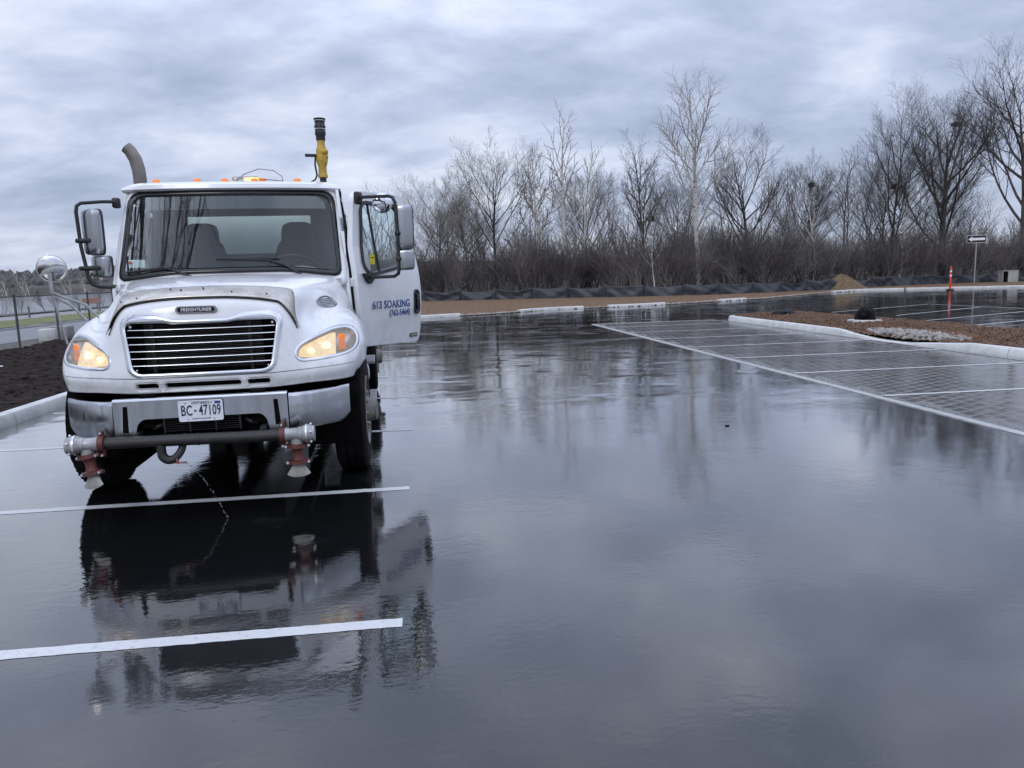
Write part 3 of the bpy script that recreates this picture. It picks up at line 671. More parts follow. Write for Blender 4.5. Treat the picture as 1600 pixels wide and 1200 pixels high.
# --- hood and fenders: a smooth surface through stations (x, y, z), centre to side; rows run from the lower front lip up and back
ST = [
 [(0, .13, .86), (0, .115, .96), (0, .15, 1.19), (0, .185, 1.41), (0, .25, 1.53), (0, .48, 1.615), (0, .95, 1.675), (0, 1.50, 1.725)],
 [(.24, .135, .86), (.24, .12, .96), (.24, .155, 1.19), (.24, .19, 1.405), (.24, .26, 1.525), (.24, .49, 1.61), (.26, .95, 1.67), (.28, 1.50, 1.72)],
 [(.46, .15, .86), (.46, .135, .96), (.46, .18, 1.18), (.46, .22, 1.385), (.46, .29, 1.50), (.47, .52, 1.595), (.52, .96, 1.655), (.56, 1.51, 1.71)],
 [(.62, .19, .865), (.62, .175, .965), (.61, .225, 1.17), (.605, .275, 1.34), (.61, .36, 1.455), (.64, .58, 1.56), (.72, 1.0, 1.625), (.80, 1.54, 1.69)],
 [(.74, .235, .87), (.74, .225, .97), (.73, .29, 1.13), (.71, .36, 1.265), (.70, .47, 1.365), (.73, .66, 1.455), (.82, 1.02, 1.555), (.92, 1.57, 1.65)],
 [(.86, .29, .87), (.87, .28, .975), (.86, .36, 1.12), (.84, .48, 1.245), (.83, .62, 1.325), (.84, .78, 1.385), (.90, 1.05, 1.46), (.985, 1.60, 1.56)],
 [(.98, .37, .87), (1.00, .37, .98), (1.00, .46, 1.11), (.98, .585, 1.225), (.97, .72, 1.31), (.97, .86, 1.37), (.99, 1.08, 1.405), (1.03, 1.61, 1.42)],
 [(1.05, .48, .87), (1.08, .49, .98), (1.10, .58, 1.09), (1.095, .68, 1.18), (1.09, .79, 1.255), (1.085, .92, 1.31), (1.08, 1.12, 1.335), (1.07, 1.61, 1.30)],
 [(1.065, .60, .87), (1.11, .61, .965), (1.145, .68, 1.05), (1.155, .76, 1.12), (1.155, .85, 1.17), (1.15, .97, 1.215), (1.145, 1.14, 1.23), (1.10, 1.61, 1.15)],
 [(1.065, .66, .865), (1.115, .67, .935), (1.155, .73, .99), (1.165, .80, 1.035), (1.17, .89, 1.07), (1.17, .99, 1.085), (1.165, 1.14, 1.08), (1.11, 1.61, .92)],
]
ST = np.array(ST, float)
full = np.concatenate([ST[:0:-1]*np.array([-1, 1, 1]), ST], 0)           # 19 stations
def crom(A, t, axis=0):
    A = np.moveaxis(A, axis, 0); n = len(A)
    t = np.clip(np.asarray(t, float), 0, n-1-1e-9); i = np.floor(t).astype(int); f = (t-i).reshape(-1, *[1]*(A.ndim-1))
    g_ = lambda k: A[np.clip(k, 0, n-1)]
    p0 = np.where((i == 0).reshape(-1, *[1]*(A.ndim-1)), 2*g_(i)-g_(i+1), g_(i-1)); p3 = np.where((i >= n-2).reshape(-1, *[1]*(A.ndim-1)), 2*g_(i+1)-g_(i), g_(i+2))
    p1, p2 = g_(i), g_(i+1)
    r = 0.5*(2*p1+(p2-p0)*f+(2*p0-5*p1+4*p2-p3)*f*f+(3*p1-p0-3*p2+p3)*f**3)
    return np.moveaxis(r, 0, axis)
def S(us, vs): return crom(crom(full, us, 0), vs, 1)                     # us: 0..18 (9 = centre), vs: 0..7
US = np.linspace(0, 18, 217); VS = np.concatenate([np.linspace(0, 4, 61), np.linspace(4, 7, 31)[1:]])
G = S(US, VS)
hb = MB(); hb.grid(G); hbv = BVHTree.FromPolygons(hb.v, hb.f)
def onhood(x, z, off=0.0, ymin=-0.5):
    p, n, i, d = hbv.ray_cast(Vector((x, ymin, z)), Vector((0, 1, 0)))
    if p is None: 
        p, n, i, d = hbv.find_nearest(Vector((x, 0.4, z)))
    if n.y > 0: n = -n
    return p+n*off
GR_OUT = roundpoly([(-.575, 1.375), (-.51, 1.43), (-.30, 1.425), (-.20, 1.385), (.20, 1.385), (.30, 1.425), (.51, 1.43), (.575, 1.375), (.515, 1.015), (.455, .972), (-.455, .972), (-.515, 1.015)], [.05, .05, .05, .05, .05, .05, .05, .05, .05, .04, .04, .05])
GR_IN = roundpoly([(-.535, 1.365), (-.26, 1.365), (-.19, 1.352), (.19, 1.352), (.26, 1.365), (.535, 1.365), (.482, 1.035), (.44, 1.003), (-.44, 1.003), (-.482, 1.035)], [.05, .02, .02, .02, .02, .05, .04, .03, .03, .04])
SL = [rrect(-.47, -.31, .885, .932, .018), rrect(-.265, .265, .885, .932, .018), rrect(.31, .47, .885, .932, .018)]
HLc = [(.662, 1.068), (.664, 1.118), (.70, 1.158), (.81, 1.212), (.93, 1.258), (1.03, 1.258), (1.085, 1.222), (1.103, 1.165), (1.088, 1.105), (1.03, 1.072), (.85, 1.050), (.70, 1.045)]
HL = roundpoly(HLc, .05, 3)
HLm = [(-x, z) for x, z in HL]
holes = [scalepoly(GR_IN, .014), scalepoly(HL, .005), scalepoly(HLm, .005)] + [scalepoly(q, .005) for q in SL]
keep = []
for q in hb.f:
    c = [sum(hb.v[i][k] for i in q)/4 for k in range(3)]
    if c[1] < 0.9 and any(inside(h_, c[0], c[2]) for h_ in holes): continue
    keep.append(q)
hood = MB(); hood.v = hb.v; hood.f = keep
ho = TP(hood, 'hood', 'white', smooth=180)
md = ho.modifiers.new('thickness', 'SOLIDIFY'); md.thickness = 0.012; md.offset = 0
def ring(name, A, B, off, m, parent, depth=0.0, smooth=50, proj=onhood):
    """a band between outlines A (outer) and B (inner) lying on the hood"""
    mb = MB(); n = 160
    def res(P):
        P = [Vector(p) for p in P]; L = [0]
        for i in range(len(P)): L.append(L[-1]+(P[(i+1) % len(P)]-P[i]).length)
        out = []; j = 0
        for k in range(n):
            t = L[-1]*k/n
            while L[j+1] < t: j += 1
            f = (t-L[j])/(L[j+1]-L[j]+1e-12); out.append(P[j].lerp(P[(j+1) % len(P)], f))
        return out
    A2 = res(A); B2r = res(B)
    # match each outer point with the nearest inner one
    k0 = min(range(n), key=lambda k: (B2r[k]-A2[0]).length); B2 = B2r[k0:]+B2r[:k0]
    prof = [(0, -.004), (0, off*.8), (.15, off), (.5, off*1.25), (.85, off), (1, off*.7), (1, -.035)]
    P = np.array([[list(proj(*(A2[k].lerp(B2[k], a)), o)) for k in range(n)] for a, o in prof])
    mb.grid(P, closev=True); return mb.build(name, m, parent, smooth)
def outline_res(P, n):
    P = [Vector(p) for p in P]; L = [0]
    for i in range(len(P)): L.append(L[-1]+(P[(i+1) % len(P)]-P[i]).length)
    out = []; j = 0
    for k in range(n):
        t = L[-1]*k/n
        while L[j+1] < t: j += 1
        out.append(P[j].lerp(P[(j+1) % len(P)], (t-L[j])/(L[j+1]-L[j]+1e-12)))
    return out
# grille
gr = TP(MB().prism(rrect(-.60, .60, .84, 1.40, .05), 0.30, 0.31), 'grille', 'void')
ring('grille_frame', GR_OUT, GR_IN, 0.014, M['chrome'], gr)
for k in range(6):
    z = 1.318-.0515*k; hw = .53-.0085*k-(0.0 if k else .012)
    pts = [(x, onhood(x, z).y+0.012, z) for x in np.linspace(-hw, hw, 17)]
    bar = MB()
    rows = [[(x, y-.008, z_+.001), (x, y-.003, z_+.0045), (x, y+.025, z_+.003), (x, y+.030, z_-.004), (x, y-.004, z_-.0045), (x, y-.009, z_-.002)] for x, y, z_ in pts]
    bar.grid(rows, closev=True); bar.build('grille_bar', M['barchrome'], gr, smooth=40)
rad = MB()
for k in range(26): rad.box(-.42, .42, .27, .275, 1.02+.013*k, 1.026+.013*k)
for x in (-.36, .33): rad.box(x-.012, x+.012, .255, .27, .9, 1.37)
rad.build('radiator_core', M['void'] if False else mat('radiator_fins', (0.035, 0.033, 0.032), rough=0.5, metal=0.6), gr, smooth=None)
for x in (-.50, .50):
    b_ = MB(); b_.ball((x, onhood(x, 1.34).y+.02, 1.342), .011); b_.build('bolt', M['bolt'], gr, 180)
    b_ = MB(); x2 = x*.92; b_.ball((x2, onhood(x2, 1.03).y+.02, 1.027), .008); b_.build('bolt', M['bolt'], gr, 180)
for s_ in SL: ring('slot_trim', scalepoly(s_, .015), s_, 0.004, M['white'], ho)
# dark seam across the lower front
seam = MB(); us = np.linspace(.6, 17.4, 150)
P = np.array([S([u], [v])[0, 0] for v in (1.04, 1.075) for u in us]).reshape(2, -1, 3)
for i in range(P.shape[1]):
    n = np.array([np.sign(P[0, i, 0])*max(0, abs(P[0, i, 0])-.6)*1.2, -1, 0]); P[:, i] += n/np.linalg.norm(n)*0.0075
seam.grid(P); seam.build('panel_seam', mat('seam_shadow_gap', (0.16, 0.16, 0.165), rough=0.7), ho, 180)
# bug shield
def hoodpatch(u0, u1, v0f, v1f, nu, nv, off):
    rows = []
    for u in np.linspace(u0, u1, nu):
        row = []
        for t in np.linspace(0, 1, nv):
            v = v0f(u)*(1-t)+v1f(u)*t; p = S([u], [v])[0, 0]; du = S([u+.05], [v])[0, 0]-S([u-.05], [v])[0, 0]; dv = S([u], [min(v+.05, 7)])[0, 0]-S([u], [v-.05])[0, 0]
            n = np.cross(du, dv); n /= np.linalg.norm(n); 
            if n[1] > 0 and n[2] < 0.2 or n[2] < -.3: n = -n
            row.append(p+n*(off if not callable(off) else off(t)))
        rows.append(row)
    return rows
vl = lambda u: 3.97-.9*max(0, abs(u-9)-2.45)**1.3
vh = lambda u: 5.05-1.75*(max(0, abs(u-9)-2.7)/.92)**2
sh = MB(); sh.grid(hoodpatch(5.40, 12.60, vl, vh, 90, 9, lambda t: 0.03-0.022*t))
sho = sh.build('bug_shield', M['shield'], ho, 180); md = sho.modifiers.new('t', 'SOLIDIFY'); md.thickness = 0.004
sg = MB(); sg.tube([r_[0] for r_ in hoodpatch(5.41, 12.59, vl, lambda u: vl(u)+.05, 90, 2, 0.008)], .005, 6); sg.build('shield_shadow_line', M['black'], ho, 180)  # black tube stands in for the shadow gap under the shield's lower edge
for u, v in ((6.2, 4.35), (7.0, 4.3), (8.35, 4.62), (8.0, 4.75), (9.0, 4.7), (9.9, 4.35), (11.0, 4.35)):
    p = S([u], [v])[0, 0]; b_ = MB(); b_.ball((p[0], p[1]-.021, p[2]+.017), .0065, n=8, m=5); b_.build('rivet', M['void'], sho, 180)
# maker's badge
def flatrow(x, z, o): p = onhood(x, z, 0); return Vector((p.x, p.y-o, p.z))
bd = MB(); A = rrect(-.165, .125, 1.430, 1.482, .026, 6); yb = onhood(0, 1.45).y
bd.prism(A, yb-.022, yb+.02); bdo = bd.build('badge', M['chrome'], ho, 30)
b2 = MB(); b2.prism(rrect(-.150, .110, 1.438, 1.474, .018, 6), yb-.0245, yb-.0225); b2.build('badge_field', M['gloss'], bdo, 30)
text_mesh('FREIGHTLINER', .034, M['signwhite'], bdo, (-.02, yb-.0255, 1.4555), (R(90), 0, 0), sx=.92, bold=.0006, shear=.2)
# side intake vent on the right shoulder of the hood
vc = S([13.75], [5.72])[0, 0]; vp = MB()
nrm = Vector((.50, -.62, .60)).normalized(); tx = Vector((.72, .50, .42)).normalized(); tx = (tx-nrm*tx.dot(nrm)).normalized(); tz = nrm.cross(tx)
if tz.z < 0: tz = -tz
def onv(a, b_, o):
    q = Vector(vc)+tx*a+tz*b_; p, n, i, d = hbv.ray_cast(q+nrm*.3, -nrm)
    return (p if p else q)+nrm*o
E_ = [(math.cos(t)*(.135 if math.cos(t) > 0 else .15), math.sin(t)*.055*(1.0+.18*math.cos(t))) for t in np.linspace(0, 2*math.pi, 41)[:-1]]
rows = [[onv(a*f, b_*f, o) for a, b_ in E_] for f, o in ((1.12, -.004), (1.10, .012), (1.0, .016), (.88, .010), (.86, .002))]
vp.grid(rows, closev=True); vo = vp.build('intake_vent', M['steel'], ho, 50)
vp = MB(); rows = [[onv(a*f, b_*f, .004) for a, b_ in E_] for f in (.9, .5, .01)]; vp.grid(rows, closev=True); vp.build('vent_backing', M['void'], vo, 180)
for k in range(5):
    zz = -.032+.016*k; hw = .122*math.sqrt(max(0.05, 1-(zz/.055)**2)); vb = MB(); vb.tube([onv(a, zz, .011) for a in np.linspace(-hw, hw*.88, 9)], .0042, 6); vb.build('louvre', M['steel'], vo, 60)
# headlights
for sg_ in (-1, 1):
    P = [(x*sg_, z) for x, z in HL]
    hl = empty('headlight', parent=T)
    fr = ring('bezel', scalepoly(P, .018), scalepoly(P, -.005), .009, M['chrome'], hl)
    n = 72; A2 = outline_res(scalepoly(P, -.002), n); cen = Vector((sum(p.x for p in A2)/n, sum(p.y for p in A2)/n))
    # pocket behind the lens
    mb = MB(); rows = []
    for f, o in ((1.0, -.002), (.97, -.05), (.7, -.075), (.35, -.085), (.01, -.088)):
        rows.append([onhood(*(cen.lerp(p, f)), o) for p in A2])
    mb.grid(rows, closev=True); mb.build('lamp_housing', M['lampsoft'], hl, 180)
    mb = MB(); rows = [[onhood(*(cen.lerp(p, f)), .004) for p in A2] for f in (1.0, .8, .5, .25, .01)]; mb.grid(rows, closev=True); mb.build('lens', M['lens'], hl, 180)
    c = onhood(1.0*sg_, 1.165, -.022); b_ = MB(); b_.box(-.034, .034, -.006, .006, -.062, .062, .005); b_.build('turn_signal', M['turn'], hl, 40, loc=(c.x, c.y-.01, c.z), rot=(0, 0, sg_*R(45)))
    Q = roundpoly([(.682, 1.072), (.682, 1.118), (.715, 1.150), (.82, 1.200), (.90, 1.232), (.948, 1.238), (.952, 1.068), (.82, 1.060)], .012, 2); Q = [(x*sg_, z) for x, z in Q]
    A3 = outline_res(Q, 60); c3 = Vector((sum(p.x for p in A3)/60, sum(p.y for p in A3)/60)); mb = MB()
    mb.grid([[onhood(*(c3.lerp(p, f)), o) for p in A3] for f, o in ((1.0, -.016), (.96, -.030), (.7, -.036), (.4, -.040), (.01, -.042))], closev=True); mb.build('reflector', M['lampglow'], hl, 180)
    for cx_, cz_, rr in ((.775, 1.118, .026), (.885, 1.150, .036)):
        c = onhood(cx_*sg_, cz_, -.026); b_ = MB(); b_.ball((0, 0, 0), rr, .008, rr*.85, n=16, m=8); b_.build('lit_element', M['hotlamp'], hl, 180, loc=c, rot=(0, 0, sg_*R(28)))

# --- under the hood: dark inner structure so nothing shows through
ub = MB(); ub.box(-.64, .64, .36, 1.7, .60, 1.33); ub.box(-.50, .50, .22, .42, .80, .86)
TP(ub, 'engine_bay', 'void', smooth=None)
uc = MB()
uc.box(-.43, -.33, .05, 8.0, .62, .86); uc.box(.33, .43, .05, 8.0, .62, .86)
uc.cyl((-.95, 1.0, .47), (.95, 1.0, .47), .06); uc.box(-.3, .3, .5, 1.7, .38, .8, .05); uc.cyl((-.98, 5.6, .5), (.98, 5.6, .5), .09); uc.ball((0, 5.6, .5), .24)
uc.box(-.98, -.5, 2.0, 3.0, .45, .95, .04); uc.box(-1.0, -.62, 3.1, 4.3, .5, .95, .05)
TP(uc, 'chassis', 'void')
# inner wheel-arch liners
for sg_ in (-1, 1):
    mb = MB(); rows = []
    for a in np.linspace(-20, 200, 23):
        rows.append([(sg_*x, 1.04+.585*math.cos(R(a)), .52+.575*math.sin(R(a))) for x in (.68, 1.10)])
    mb.grid(rows); mb.add([(sg_*.68, .4, .2), (sg_*.68, 1.68, .2), (sg_*.68, 1.68, 1.2), (sg_*.68, .5, 1.2)], [(0, 1, 2, 3)])
    TP(mb, 'arch_liner', 'void', smooth=60)

# --- bumper
def bsec(y, z0, z1): return [(y+.10, z1-.012), (y+.02, z1), (y+.004, z1-.008), (y-.004, z1-.03), (y-.012, (z0+z1)/2), (y-.004, z0+.03), (y+.01, z0+.006), (y+.05, z0)]
bm_ = empty('front_bumper', parent=T)
cp = roundpoly([(-.598, .825), (-.598, .548), (-.465, .548), (-.445, .655), (-.405, .692), (.405, .692), (.445, .655), (.465, .548), (.598, .548), (.598, .825)], [.01, .01, .01, .03, .03, .03, .03, .01, .01, .01])
cb = MB(); cb.prism(cp, 0.0, 0.018); cb.build('centre_section', M['steel'], bm_, 30)
lp = MB(); lp.grid([[(x, .0+.018*a, .826+b_) for a, b_ in ((0, 0), (.4, .012), (1.6, .016), (5.2, .012))] for x in (-.598, .598)]); lp.build('top_lip', M['chrome'], bm_, 60)
for sg_ in (-1, 1):
    mb = MB(); rows = []
    for t in np.linspace(0, 1, 20):
        x = .606+.424*t; y = .018+.30*t**1.5+.06*t*t; zt = .826-.004*t; zb = .548-.012*t+.05*max(0, t-.86)/.14
        rows.append([(sg_*x, a, b_) for a, b_ in bsec(y, zb, zt)])
    mb.grid(rows); mb.build('end_section', M['steel'], bm_, 50)
    sl = MB(); sl.prism([(sg_*.500, .79), (sg_*.53, .79), (sg_*.545, .60), (sg_*.505, .60)], -.002, .01); sl.build('tow_slot', M['void'], bm_, None)
    fl = MB(); fl.tube([(sg_*.36, .10, .61), (sg_*.33, .06, .625), (sg_*.28, .10, .64)], .018, 8); fl.build('tow_hook', M['pipe'], bm_, 60)
lv = MB(); lv.prism(rrect(-.46, .46, .53, .72, .02), .12, .125); lvo = lv.build('lower_opening', M['void'], bm_, None)
for k in range(6):
    b_ = MB(); z = .585+.017*k; b_.box(-.27, .25, .045, .075, z, z+.006, .002); b_.build('louvre', M['black'], lvo, None)
for x in (-.275, -.10, .08, .25): b_ = MB(); b_.box(x-.006, x+.006, .04, .08, .575, .69); b_.build('louvre_post', M['black'], lvo, None)
# licence plate
pl = MB(); pl.prism(rrect(-.155, .150, .662, .814, .014), -.022, -.018); plo = pl.build('licence_plate', M['plate'], T, 30)
edge = MB(); edge.tube([(a, -.0225, b_) for a, b_ in rrect(-.151, .146, .666, .810, .012, 3)], .0018, 5, close=True); edge.build('plate_rim', M['plate'], plo, 60)
text_mesh('BC', .106, M['plateink'], plo, (-.099, -.0235, .7385), (R(90), 0, 0), sx=.58, bold=.0012, ext=.001)
text_mesh('47109', .106, M['plateink'], plo, (.060, -.0235, .7385), (R(90), 0, 0), sx=.545, bold=.0012, ext=.001)
cw = MB(); cw.prism([(-.050, .736), (-.047, .744), (-.043, .741), (-.040, .750), (-.037, .741), (-.033, .744), (-.030, .736), (-.034, .732), (-.046, .732)], -.0238, -.0225); cw.build('crown', M['plateink'], plo, None)
text_mesh('ONTARIO', .027, M['plateink'], plo, (-.002, -.0235, .7955), (R(90), 0, 0), sx=.95, bold=.0002, ext=.001)
text_mesh('YOURS TO DISCOVER', .0125, M['plateink'], plo, (-.002, -.0235, .681), (R(90), 0, 0), sx=1, bold=0, ext=.001)
st_ = MB(); st_.prism(rrect(.095, .135, .785, .803, .002, 2), -.0238, -.0222); st_.build('sticker', M['blue'], plo, None)
for x in (-.092, .087):
    b_ = MB(); b_.ball((x, -.023, .677), .0055, .003, .003, n=8, m=5); b_.build('bolt', M['void'], plo, 180)
    b_ = MB(); b_.ball((x*1.15 if x < 0 else .07, -.023, .796), .0075, .002, .0075, n=6, m=4); b_.build('emblem', M['post'], plo, 180)

# --- spray bar across the front
sb = empty('spray_bar', parent=T)
zl, zr = .552, .535
def zp(x): return zl+(zr-zl)*(x+.66)/1.22
p_ = MB(); p_.cyl((-.66, -.085, zp(-.66)), (.56, -.085, zp(.56)), .042, 20); p_.build('pipe', M['pipe'], sb, 60)
for x in (-.02,): 
    b_ = MB(); b_.lathe([(.042, x-.012), (.0445, x-.008), (.0445, x+.008), (.042, x+.012)], axis='x', c=(0, -.085, zp(x)), n=20); b_.build('weld_ring', M['pipe'], sb, 60)
for x in (-.45, .42):
    b_ = MB(); b_.box(x-.02, x+.02, -.06, .06, .56, .60); b_.build('bracket', M['pipe'], sb, None)
# drain elbow hanging below
def smooth_tube(pts, rads, n, k=4):
    A_ = np.array([list(p)+[r] for p, r in zip(pts, rads)], float); Q = crom(A_, np.linspace(0, len(pts)-1, (len(pts)-1)*k+1)); m_ = MB(); m_.tube([tuple(q[:3]) for q in Q], [float(q[3]) for q in Q], n); return m_
p_ = smooth_tube([(-.275, -.085, .52), (-.275, -.085, .47), (-.268, -.085, .43), (-.235, -.085, .405), (-.19, -.085, .415), (-.15, -.07, .46), (-.135, -.05, .51), (-.13, 0, .56)], [.031, .031, .032, .031, .029, .027, .026, .026], 14); p_.build('drain_elbow', M['pipe'], sb, 70)
p_ = MB(); p_.tube([(-.22, -.09, .385), (-.17, -.10, .382), (-.11, -.10, .385)], .006, 8); p_.box(-.175, -.165, -.115, -.085, .385, .415); p_.build('drain_cock', mat('pink_oxide_valve', (0.30, 0.10, 0.09), rough=0.5), sb, 60)
def noz(x0, sgn, z, ang, name='spray_head'):
    h = empty(name, (x0, -.085, z), 0, sb)
    # 'sub' pieces are children of the spray bar in build order: keep to three levels by joining under the head
    t = MB(); L = [(0, .054), (.02, .056), (.03, .050), (.10, .050), (.105, .056), (.135, .056), (.14, .064), (.165, .070), (.17, .070), (.20, .066), (.21, .060), (.225, .060), (.228, .02)]
    t.lathe([(0.001, L[0][0])]+[(r, sgn*a) for a, r in L]+[(0.001, sgn*.228)], axis='x', n=24)
    t.tube([(sgn*.085, 0, -.03), (sgn*.085, 0, -.075)], [.047, .042], 18)
    for a in range(6): t.ball((sgn*.185, .068*math.cos(a*1.05), .068*math.sin(a*1.05)), .010, n=8, m=5)
    t.box(sgn*.18-.008, sgn*.18+.008, -.085, -.06, -.09, .02)
    return h, t
for x0, sgn, z, tw, parts in ((-.672, -1, zp(-.66), R(-24), 0), (.572, 1, zp(.56), R(4), 0)):
    bodyp = MB(); L = [(.0, .050), (.02, .053), (.03, .047), (.095, .047), (.10, .053), (.125, .054), (.132, .060), (.155, .066), (.185, .066), (.195, .058), (.215, .058)]
    bodyp.lathe([(.001, x0)]+[(r, x0+sgn*a) for a, r in L]+[(.001, x0+sgn*.217)], axis='x', c=(0, -.085, z), n=24)
    bodyp.cyl((x0+sgn*.085, -.085, z-.03), (x0+sgn*.085, -.085, z-.072), .044, 18)
    tee = bodyp.build('tee_coupling', M['alu'], sb, 45)
    b_ = MB(); b_.lathe([(.060, x0+sgn*.150), (.071, x0+sgn*.152), (.071, x0+sgn*.164), (.060, x0+sgn*.166)], axis='x', c=(0, -.085, z), n=24); b_.build('hose_clamp', M['bolt'], tee, 45)
    for a in range(5):
        b_ = MB(); aa = a*1.25+.3; b_.ball((x0+sgn*.19, -.085+.068*math.cos(aa), z+.068*math.sin(aa)), .010, n=8, m=6); b_.build('bolt', M['bolt'], tee, 180)
    # red grooved coupling on the pipe
    b_ = MB(); b_.lathe([(.048, x0-sgn*.034), (.062, x0-sgn*.032), (.064, x0+sgn*.004), (.05, x0+sgn*.008)], axis='x', c=(0, -.085, z), n=20)
    b_.box(x0-sgn*.014-.016, x0-sgn*.014+.016, -.10, -.07, z+.055, z+.092, .005); b_.box(x0-sgn*.014-.016, x0-sgn*.014+.016, -.10, -.07, z-.092, z-.055, .005)
    rc = b_.build('red_coupling', M['red'], sb, 45)
    for zz in (.078, -.078):
        b_ = MB(); b_.cyl((x0-sgn*.014, -.118, z+zz), (x0-sgn*.014, -.055, z+zz), .008, 8); b_.build('bolt', M['bolt'], rc, 45)
    # red valve body below, turned slightly
    xn = x0+sgn*.085; v_ = MB()
    v_.lathe([(.048, 0), (.070, -.004), (.072, -.028), (.046, -.036), (.037, -.06), (.037, -.10), (.044, -.118), (.064, -.126), (.066, -.148), (.04, -.152)], axis='z', n=20)
    for zz, rr in ((-.016, .080), (-.137, .074)):
        for sx_ in (-1, 1): v_.box(sx_*rr-.016, sx_*rr+.016, -.014, .014, zz-.016, zz+.016, .004)
    vo_ = v_.build('red_valve', M['red'], sb, 45, loc=(xn, -.085, z-.068), rot=(0, R(10)*(-sgn if sgn < 0 else 0)*-1, tw))
    for zz, rr in ((-.016, .080), (-.137, .074)):
        for sx_ in (-1, 1): b_ = MB(); b_.cyl((sx_*rr, -.028, zz), (sx_*rr, .02, zz), .010, 10); b_.build('bolt', M['bolt'], vo_, 45)
    f_ = MB(); rows = []
    for k, t in enumerate(np.linspace(0, 1, 9)):
        w = .034+.050*t; d = .034-.020*t; zz = -.150-.095*t
        rows.append([(w*math.copysign(abs(math.cos(a))**.8, math.cos(a)), d*math.sin(a)-.02*t, zz+.022*t*(math.cos(a)**2)) for a in np.linspace(0, 2*math.pi, 25)[:-1]])
    f_.grid(rows, closev=True); f_.f.append(tuple(range(24))); f_.f.append(tuple(range(8*24, 9*24)))
    fo_ = f_.build('fan_nozzle', M['nozzle'], vo_, 40)

# --- wheels
def wheel(name, x, y, sgn, r=.50, w=.27, steer=0.0, dual=False, parent=None, front=True):
    W_ = empty(name, (x, y, r), steer, parent or T)
    hw = w/2; t = MB()
    pr = [(.30, -hw*.80), (.34, -hw*.92), (.40, -hw), (.455, -hw*.96), (.485, -hw*.86), (r, -hw*.76), (r+.002, -hw*.3), (r-.012, -hw*.28), (r-.012, -hw*.22), (r+.003, -hw*.2), (r+.003, hw*.2), (r-.012, hw*.22), (r-.012, hw*.28), (r+.002, hw*.3), (r, hw*.76), (.485, hw*.86), (.455, hw*.96), (.40, hw), (.34, hw*.92), (.30, hw*.80), (.292, 0)]
    t.lathe(pr, axis='x', n=60, closed=True)
    for k in range(60):
        a = 2*math.pi*k/60
        for sx_ in (-1, 1):
            bm = bmesh.new(); bmesh.ops.create_cube(bm, size=1); bmesh.ops.scale(bm, vec=(.05, .026, .005), verts=bm.verts)
            bmesh.ops.transform(bm, matrix=Matrix.Rotation(a, 4, 'X') @ Matrix.Translation((sx_*hw*.62, 0, r+.001)) @ Matrix.Rotation(sx_*.5, 4, 'Z'), verts=bm.verts); t.addbm(bm); bm.free()
    t.build('tyre', M['rubber'], W_, 40, fix=False)
    m_ = MB(); s_ = sgn
    m_.lathe([(.298, s_*hw*.85), (.305, s_*hw*.98), (.290, s_*hw*1.0), (.280, s_*hw*.85), (.270, s_*hw*.2), (.255, s_*hw*.05), (.20, s_*(hw*.05-.03 if dual else hw*.55)), (.17, s_*(hw*.05-.03 if dual else hw*.75)), (.145, s_*(hw*.75)), (.001, s_*(hw*.75))], axis='x', n=40)
    rim = m_.build('rim', M['rim'], W_, 35)
    h_ = MB(); h_.lathe([(.12, s_*hw*.6), (.105, s_*(hw+.02)), (.095, s_*(hw+.07)), (.06, s_*(hw+.085)), (.001, s_*(hw+.087))], axis='x', n=20); h_.build('hub', M['rim'], W_, 35)
    for k in range(10):
        a = 2*math.pi*k/10; xb = s_*(hw*.72); b_ = MB(); b_.cyl((xb, .158*math.cos(a), .158*math.sin(a)), (xb+s_*.045, .158*math.cos(a), .158*math.sin(a)), .016, 6); b_.build('lug_nut', M['rim'], W_, 40)
    return W_
wheel('wheel', -1.00, 1.02, -1, steer=R(-2)); wheel('wheel', 1.02, 1.02, 1, steer=R(-2))
for sgn in (-1, 1):
    wheel('wheel', sgn*1.07, 5.7, sgn, dual=True); 
    wi = MB(); hw = .13; wi.lathe([(.30, -hw*.8), (.40, -hw), (.485, -hw*.86), (.50, -hw*.7), (.50, hw*.7), (.485, hw*.86), (.40, hw), (.30, hw*.8)], axis='x', c=(sgn*.76, 5.7, .5), n=40, closed=True); TP(wi, 'inner_tyre', 'rubber')
    mf = MB(); mf.box(sgn*.92-.30, sgn*.92+.30, 6.32, 6.34, .18, 1.0); TP(mf, 'mudflap', 'black', smooth=None)

# --- steps, fuel tank, side gear on the driver side
st = MB(); st.cyl((.86, 2.0, .62), (.86, 3.0, .62), .28, 28); fto = TP(st, 'fuel_tank', 'alu', smooth=50)
for y, z in ((1.95, .42), (1.95, .80)):
    b_ = MB(); b_.box(.98, 1.22, 1.98, 2.62, z, z+.03, .006); b_.build('step', M['alu'], T, None)
for y in (2.2, 2.8):
    b_ = MB(); b_.lathe([(.283, y-.025), (.288, y-.02), (.288, y+.02), (.283, y+.025)], axis='y', c=(.86, 0, .62), n=28); b_.build('tank_strap', M['chrome'], fto, 50)
b_ = MB(); b_.box(.62, 1.02, 3.25, 4.4, .55, 1.0, .03); b_.cyl((.98, 4.55, .62), (1.08, 4.55, .62), .08, 14)
TP(b_, 'pump_fittings', 'alu')

